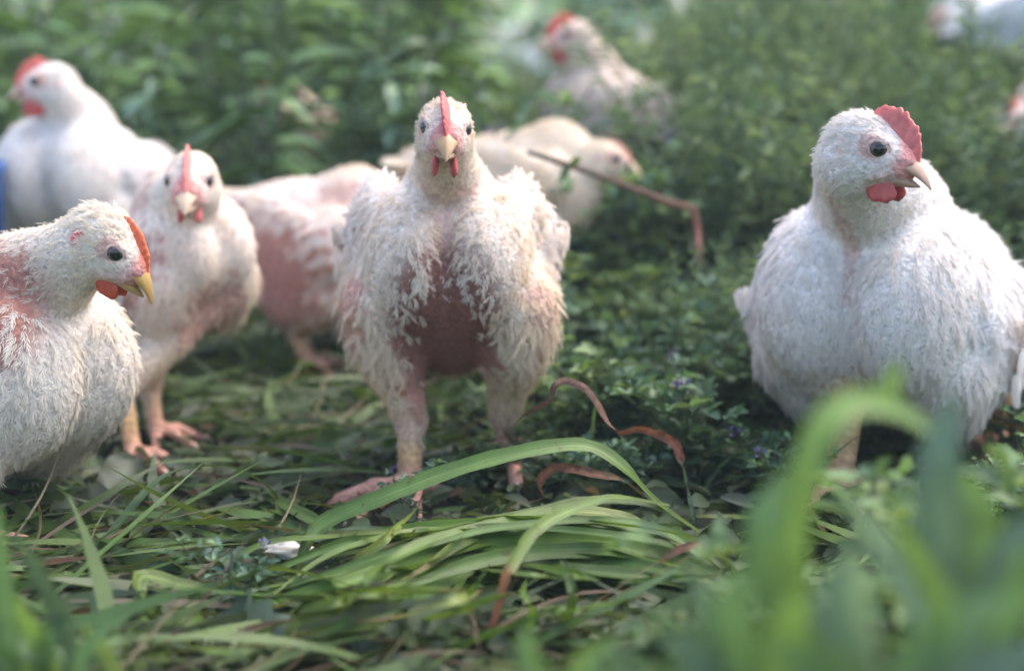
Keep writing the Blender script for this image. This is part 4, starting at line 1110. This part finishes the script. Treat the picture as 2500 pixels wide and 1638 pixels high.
# broad wilted leaves one can pick out
def broad_leaf(label, p, d, nrm, L, W, col, group=None, rows=10, wav=.06, seed=0, parent=None):
    r = np.random.default_rng(seed)
    u = np.linspace(0, 1, rows + 1); w = np.sin(np.clip(u * .93 + .05, 0, 1) * math.pi) ** .7 * (1 + .16 * np.sin(u * 31 + seed) + .08 * np.sin(u * 53 + 2 * seed))
    d = unit(np.asarray(d, float)); s = unit(np.cross(d, nrm)); nn = np.cross(s, d)
    xs = np.array([-1, -.55, 0, .55, 1.])
    V = []
    for i, uu in enumerate(u):
        for q in xs:
            zz = .16 * abs(q) * W - .22 * L * uu ** 2 + wav * 2.2 * W * math.sin(uu * 9 + q * 3 + seed) * abs(q) + .05 * W * math.sin(uu * 21 + q * 5)
            V.append(d * L * uu + s * q * w[i] * W * .5 + nn * zz)
    V = np.array(V); i, j = np.meshgrid(np.arange(rows), np.arange(4), indexing='ij'); k = (i * 5 + j).ravel()
    C = np.tile(np.asarray(col, float), (len(V), 1)); C[2::5] = C[2::5] * 1.35 + .02
    C *= (1 + .15 * snoise(V, 120, seed))[:, None]
    o = add('wilted_leaf' if parent is None else 'leaf', mesh_np('leaf', V, [np.stack([k, k + 5, k + 6, k + 1], 1)], C), M_LEAF, parent, p)
    if parent is None:
        o['label'] = label; o['category'] = 'leaf'
        if group:
            o['group'] = group
    return o
r = np.random.default_rng(91)
for (px, py, L, W, a, tl, col, lab) in (
        (640, 1040, .070, .036, .9, .28, (.065, .11, .035), 'large green leaf with a pale rib left of the ragged chicken'),
        (735, 1150, .075, .026, .9, .35, (.075, .13, .04), 'green leaf leaning on the dry stalks beside the ragged chicken'),
        (255, 1210, .055, .034, 1.3, .35, (.10, .12, .085), 'grey green upright leaf below the feet of the slim chicken'),
        (530, 1110, .085, .022, .2, .1, (.12, .14, .085), 'pale flat wilted leaf right of the feet of the slim chicken'),
        (130, 1290, .06, .05, .5, .15, (.095, .115, .07), 'crumpled grey green leaf in the litter at the left'),
        (490, 1268, .05, .026, .1, .1, (.12, .14, .10), 'pale grey green leaf scrap above the mossy stalk'),
        (880, 1600, .12, .055, .25, .05, (.15, .19, .11), 'large pale torn leaf at the bottom edge'),
        (690, 1610, .075, .05, 2.4, .15, (.13, .175, .11), 'pale green crinkled leaf at the bottom left of centre')):
    broad_leaf(lab, G(px, py, .012), (math.cos(a) * (1 - tl * .5), math.sin(a) * (1 - tl), tl), unit(np.array([.1, -.55 - tl, .8])), L, W, col, seed=int(px))
for k in range(30):
    px, py = r.uniform(30, 900), r.uniform(940, 1300)
    p = G(px, py, r.uniform(.006, .02)); a = r.uniform(0, 6.28)
    broad_leaf('wilted green leaf lying in the litter on the left side', p, (math.cos(a), math.sin(a), r.uniform(-.1, .4)), unit(np.array([r.normal(0, .3), -.3 + r.normal(0, .3), 1])),
               r.uniform(.025, .055), r.uniform(.014, .028), np.array([(.085, .12, .05), (.11, .13, .08), (.065, .105, .04)][k % 3]), 'wilted leaves in the litter on the left', 7, .06, k)
for k in range(12):
    px, py = r.uniform(1250, 1750), r.uniform(1480, 1625)
    p = G(px, py, r.uniform(.006, .02)); a = r.uniform(0, 6.28)
    broad_leaf('wilted leaf lying under the front edge of the grass bundle', p, (math.cos(a), math.sin(a), r.uniform(-.1, .3)), unit(np.array([r.normal(0, .3), -.3 + r.normal(0, .3), 1])),
               r.uniform(.02, .045), r.uniform(.012, .024), np.array([(.085, .12, .05), (.12, .14, .09), (.10, .10, .06)][k % 3]), 'wilted leaves under the grass bundle', 7, .06, 50 + k)

# ------------------------------------------------------------------ small things on the ground
def lump(name, label, cat, p, r3, col, seed, amp=.25, f=60, mat=None, flat=0.0):
    V, F, q = sphere((0, 0, 0), np.asarray(r3), np.eye(3), 26, 18)
    nz = snoise(q * np.max(r3), f, seed) + .5 * snoise(q * np.max(r3), f * 2.6, seed + 1)
    V = V * (1 + amp * nz)[:, None]; V[:, 2] = np.maximum(V[:, 2], -.3 * r3[2])
    C = np.asarray(col) * (1 + .25 * nz)[:, None]
    o = add(name, mesh_np(name, V, [F], C), mat or M_SOLID, None, p, label=label, category=cat)
    return o
lump('soil_clod', 'brown crumbly soil clod in the lower left corner', 'clod', G(290, 1590, .006), (.016, .014, .012), (.20, .13, .075), 5, .3, 190)
lump('soil_clod', 'small brown soil crumb below the larger clod at the bottom left', 'clod', G(380, 1632, .004), (.010, .010, .007), (.22, .15, .09), 6, .3, 220)
lump('stone', 'pinkish brown stone among the alfalfa right of the ragged chicken', 'stone', G(1625, 985, .012), (.014, .012, .011), (.20, .15, .12), 8, .22, 130)
lump('shell', 'white broken shell fragment in the litter left of the foot of the ragged chicken', 'shell', G(690, 1345, .018), (.019, .010, .007), (.56, .52, .46), 15, .34, 130, M_BEAK)
# dry stalk behind the ragged chicken
stk = thing('dry_stalk', 'broken brown weed stalk sticking up right of the ragged chicken', 'stalk', P(1705, 640, 1.5))
o = np.array(stk.location)
V, F, C = tube([P(1290, 372, 1.42) - o, P(1400, 408, 1.44) - o, P(1530, 455, 1.46) - o, P(1620, 490, 1.48) - o, P(1690, 510, 1.5) - o], .0028, .0042, (.17, .105, .075), 24, 8)
C = np.tile((.13, .12, .085), (len(V), 1)) * (1 - np.linspace(0, 1, len(V))[:, None]) + np.array((.24, .11, .08)) * np.linspace(0, 1, len(V))[:, None]
add('stem', mesh_np('stalk', V, [F], C), M_DRY, stk)
V, F, C = tube([P(1690, 510, 1.5) - o, P(1702, 560, 1.5) - o, P(1706, 660, 1.5) - o, G(1706, 700, 0) - o], .0042, .0036, (.26, .12, .09), 14, 8)
add('stem', mesh_np('stalk', V, [F], C), M_DRY, stk)
for (px, py, qx, qy) in ((1385, 400, 1360, 450), (1392, 404, 1408, 380)):
    V, F, C = ribbon([P(px, py, 1.437) - o, P((px + qx) / 2 + 6, (py + qy) / 2, 1.43) - o, P(qx, qy, 1.42) - o], .009, [(0, (.08, .13, .05)), (1, (.08, .13, .05))], n=10, prof='leaf', up=(0, -1, .3))
    add('leaf', mesh_np('leaf', V, [F], C), M_LEAF, stk)
# long pale rush leaf in the alfalfa
lone('grass_strand', 'long pale green blurred leaf slanting through the alfalfa behind the stalk', 'grass strand', [(1380, 510), (1450, 570), (1550, 625), (1720, 635)], (.06, .045, .03, .03), .012, [(0, BG), (1, (.14, .17, .06))], n=20)
# blue bucket at the left edge, mostly outside the frame
bk = thing('bucket', 'blue bucket cut off by the left edge between two chickens', 'bucket', P(-62, 600, 1.6)); bk.location[2] = float(gz(bk.location[0], 1.6))
zz = np.array([0, .0, .22, .225, .235, .235, .22, .01]); rr = np.array([.002, .028, .036, .039, .039, .036, .034, .026])
V, F = loft(np.stack([0 * zz, 0 * zz, zz], 1), rr, rr, np.array([1., 0, 0]), np.array([0, 1., 0]), 32)
add('body', mesh_np('bucket_body', V, [F], np.tile((.05, .13, .34), (len(V), 1))), M_BEAK, bk)
th = np.linspace(0, math.pi, 12)
V, F, C = tube([(math.cos(a) * .038, .0, .20 - math.sin(a) * .05) for a in th], .0015, .0015, (.4, .4, .42), 24, 6)
V[:, 1] -= .042
add('handle', mesh_np('bucket_handle', V, [F], C), M_BEAK, bk)

# ------------------------------------------------------------------ blurred plants close to the lens
def near_plant(name, label, base, leaves, stem_col=(.075, .12, .05)):
    b = np.asarray(base, float); b[2] = float(gz(b[0], b[1]))
    t = thing(name, label, 'plant', b)
    for pp, w, c in leaves:
        pts = [P(*q) - b for q in pp]
        V, F, C = ribbon(pts, w, [(0, np.asarray(c) * .85), (1, c)], n=18, prof='leaf', up=(0, -1, .25), twist=.5)
        add('leaf', mesh_np('leaf', V, [F], C), M_LEAF, t)
    st = [np.zeros(3), np.array([.01, 0, .04]), np.array([.0, .005, .09])]
    V, F, C = tube(st, .003, .002, stem_col, 8, 6)
    add('stem', mesh_np('stem', V, [F], C), M_LEAF, t)
YL = (.20, .32, .08); ML = (.13, .23, .09); BL = (.11, .18, .13); LL = (.24, .34, .24)
near_plant('broadleaf_plant', 'blurred bright yellow green bent leaf in front of the plump chicken', P(1960, 1640, .47),
           [([(1985, 1700, .47), (1940, 1330, .47), (1985, 1100, .47), (2075, 985, .48), (2190, 1000, .49), (2300, 1075, .49)], 0.0116, YL),
            ([(1975, 1700, .48), (1900, 1450, .48), (1870, 1280, .48), (1940, 1140, .49)], 0.0163, ML),
            ([(2150, 1010, .50), (2175, 940, .50), (2195, 880, .50)], 0.0068, YL)])
near_plant('broadleaf_plant', 'blurred dark bluish leaves low at the right edge in front of the plump chicken', P(2330, 1700, .48),
           [([(2330, 1750, .48), (2310, 1400, .48), (2290, 1150, .48), (2330, 970, .49)], 0.0177, BL),
            ([(2330, 1750, .48), (2420, 1450, .48), (2490, 1320, .48), (2580, 1260, .48)], 0.0150, BL),
            ([(2330, 1750, .46), (2230, 1470, .46), (2130, 1290, .46), (2050, 1190, .46)], 0.0088, LL),
            ([(2330, 1750, .46), (2300, 1520, .46), (2250, 1380, .46), (2170, 1250, .46)], 0.0082, YL),
            ([(2330, 1750, .50), (2400, 1520, .50), (2390, 1240, .50), (2260, 1100, .50)], 0.0136, ML),
            ([(2330, 1750, .45), (2420, 1580, .45), (2480, 1440, .45), (2500, 1330, .45)], 0.0109, ML)])
near_plant('broadleaf_plant', 'blurred mid green leafy plant at the bottom right corner', P(2150, 1760, .40),
           [([(2150, 1800, .40), (2080, 1640, .40), (2040, 1500, .40), (2060, 1340, .40)], 0.0150, BL),
            ([(2150, 1800, .40), (2230, 1640, .40), (2330, 1520, .40), (2460, 1460, .40)], 0.0150, ML),
            ([(2150, 1800, .41), (2120, 1600, .41), (2095, 1440, .41), (2090, 1300, .41)], 0.0068, LL),
            ([(2150, 1800, .41), (2300, 1690, .41), (2420, 1630, .41), (2540, 1580, .41)], 0.0163, BL),
            ([(2150, 1800, .40), (2240, 1680, .40), (2290, 1560, .40), (2310, 1420, .40)], 0.0068, YL),
            ([(2150, 1800, .39), (2060, 1680, .39), (1960, 1600, .39), (1860, 1560, .39)], 0.0150, ML)])
near_plant('broadleaf_plant', 'blurred green leaves at the bottom between grass bundle and right corner', P(1800, 1760, .41),
           [([(1800, 1800, .41), (1740, 1680, .41), (1690, 1580, .41), (1600, 1520, .41)], 0.0136, BL),
            ([(1800, 1800, .41), (1800, 1640, .41), (1790, 1500, .41), (1840, 1370, .41)], 0.0163, ML),
            ([(1800, 1800, .41), (1880, 1660, .41), (1930, 1540, .41), (1960, 1440, .41)], 0.0150, YL),
            ([(1800, 1800, .42), (1700, 1700, .42), (1580, 1660, .42), (1430, 1640, .42)], 0.0122, ML),
            ([(1800, 1800, .42), (1750, 1620, .42), (1725, 1470, .42), (1690, 1370, .42)], 0.0082, BL),
            ([(1800, 1800, .40), (1640, 1740, .40), (1540, 1640, .40), (1480, 1560, .40)], 0.0095, BL)])
near_plant('broadleaf_plant', 'blurred small green leaf patch at the bottom edge in front of the bundle', P(1330, 1740, .52),
           [([(1330, 1740, .52), (1310, 1650, .52), (1285, 1580, .52), (1300, 1520, .52)], 0.0095, ML),
            ([(1330, 1740, .52), (1390, 1660, .52), (1440, 1600, .52), (1500, 1560, .52)], 0.0075, YL),
            ([(1330, 1740, .52), (1260, 1680, .52), (1200, 1660, .52), (1130, 1640, .52)], 0.0068, BL)])
near_plant('grass_tuft', 'blurred bluish green grass tuft in the lower left corner', P(120, 1760, .62),
           [([(240, 1760, .62), (170, 1560, .62), (100, 1400, .62), (30, 1290, .62)], .011, BG),
            ([(180, 1760, .62), (110, 1600, .62), (40, 1480, .62), (-40, 1400, .62)], .010, YL),
            ([(330, 1760, .62), (280, 1640, .62), (240, 1570, .62), (200, 1520, .62)], .008, (.20, .28, .08)),
            ([(120, 1760, .62), (100, 1640, .62), (130, 1540, .62), (180, 1480, .62)], .011, ML),
            ([(60, 1760, .6), (20, 1560, .6), (5, 1360, .6), (-5, 1220, .6)], .012, ML),
            ([(120, 1760, .6), (60, 1650, .6), (10, 1600, .6), (-60, 1560, .6)], .010, YL),
            ([(200, 1760, .6), (190, 1640, .6), (230, 1560, .6), (290, 1500, .6)], .008, ML)])

r = np.random.default_rng(95)
for k, (px, py, y, sc, lab) in enumerate(((2060, 1640, .60, 1.25, 'blurred leafy sprig rising in the middle of the foreground right of the bundle'), (2250, 1560, .66, 1.35, 'blurred leafy sprig in front of the belly of the plump chicken'),
                                  (2420, 1580, .62, 1.3, 'blurred leafy sprig at the lower right edge'), (1900, 1600, .66, 1.1, 'blurred leafy sprig at the right end of the grass bundle'),
                                  (1700, 1640, .64, .9, 'blurred leafy sprig in front of the grass bundle near its right end'), (2180, 1640, .55, 1.15, 'blurred leafy sprig closest to the lens on the right'),
                                  (2350, 1400, .76, 1.3, 'blurred leafy sprig under the plump chicken to the right'), (2480, 1450, .74, 1.3, 'blurred leafy sprig in the right corner beyond the frame edge leaves'),
                                  (1560, 1640, .62, .7, 'small blurred sprig at the bottom in front of the bundle'), (60, 1640, .66, .8, 'blurred leafy sprig in the lower left corner among grass'))):
    p = P(px, py, y)
    put_plant(protos, k % 6 if k % 6 not in (1, 3) else 2, 'leafy_sprig', float(p[0]), y, sc, r.uniform(0, 6), lab, 'plant', None)

# scattering volume added to imitate lens veiling and lift the blacks
bx = np.array([(x, y, z) for x in (-300, 300) for y in (-3, 390) for z in (-1.2, 2.2)], float)
hz = add('veil', mesh_np('veil', bx, [np.array([[0, 1, 3, 2], [4, 6, 7, 5], [0, 4, 5, 1], [2, 3, 7, 6], [0, 2, 6, 4], [1, 5, 7, 3]])], smooth=False), None, kind='stuff', label='thin bluish haze added to imitate lens glare', category='veil')
m, nt, out = nodes_of('veil')
pv = nt.nodes.new('ShaderNodeVolumePrincipled'); pv.inputs['Color'].default_value = (.80, .90, 1.0, 1); pv.inputs['Density'].default_value = .014
nt.links.new(pv.outputs[0], out.inputs['Volume']); hz.data.materials.append(m)
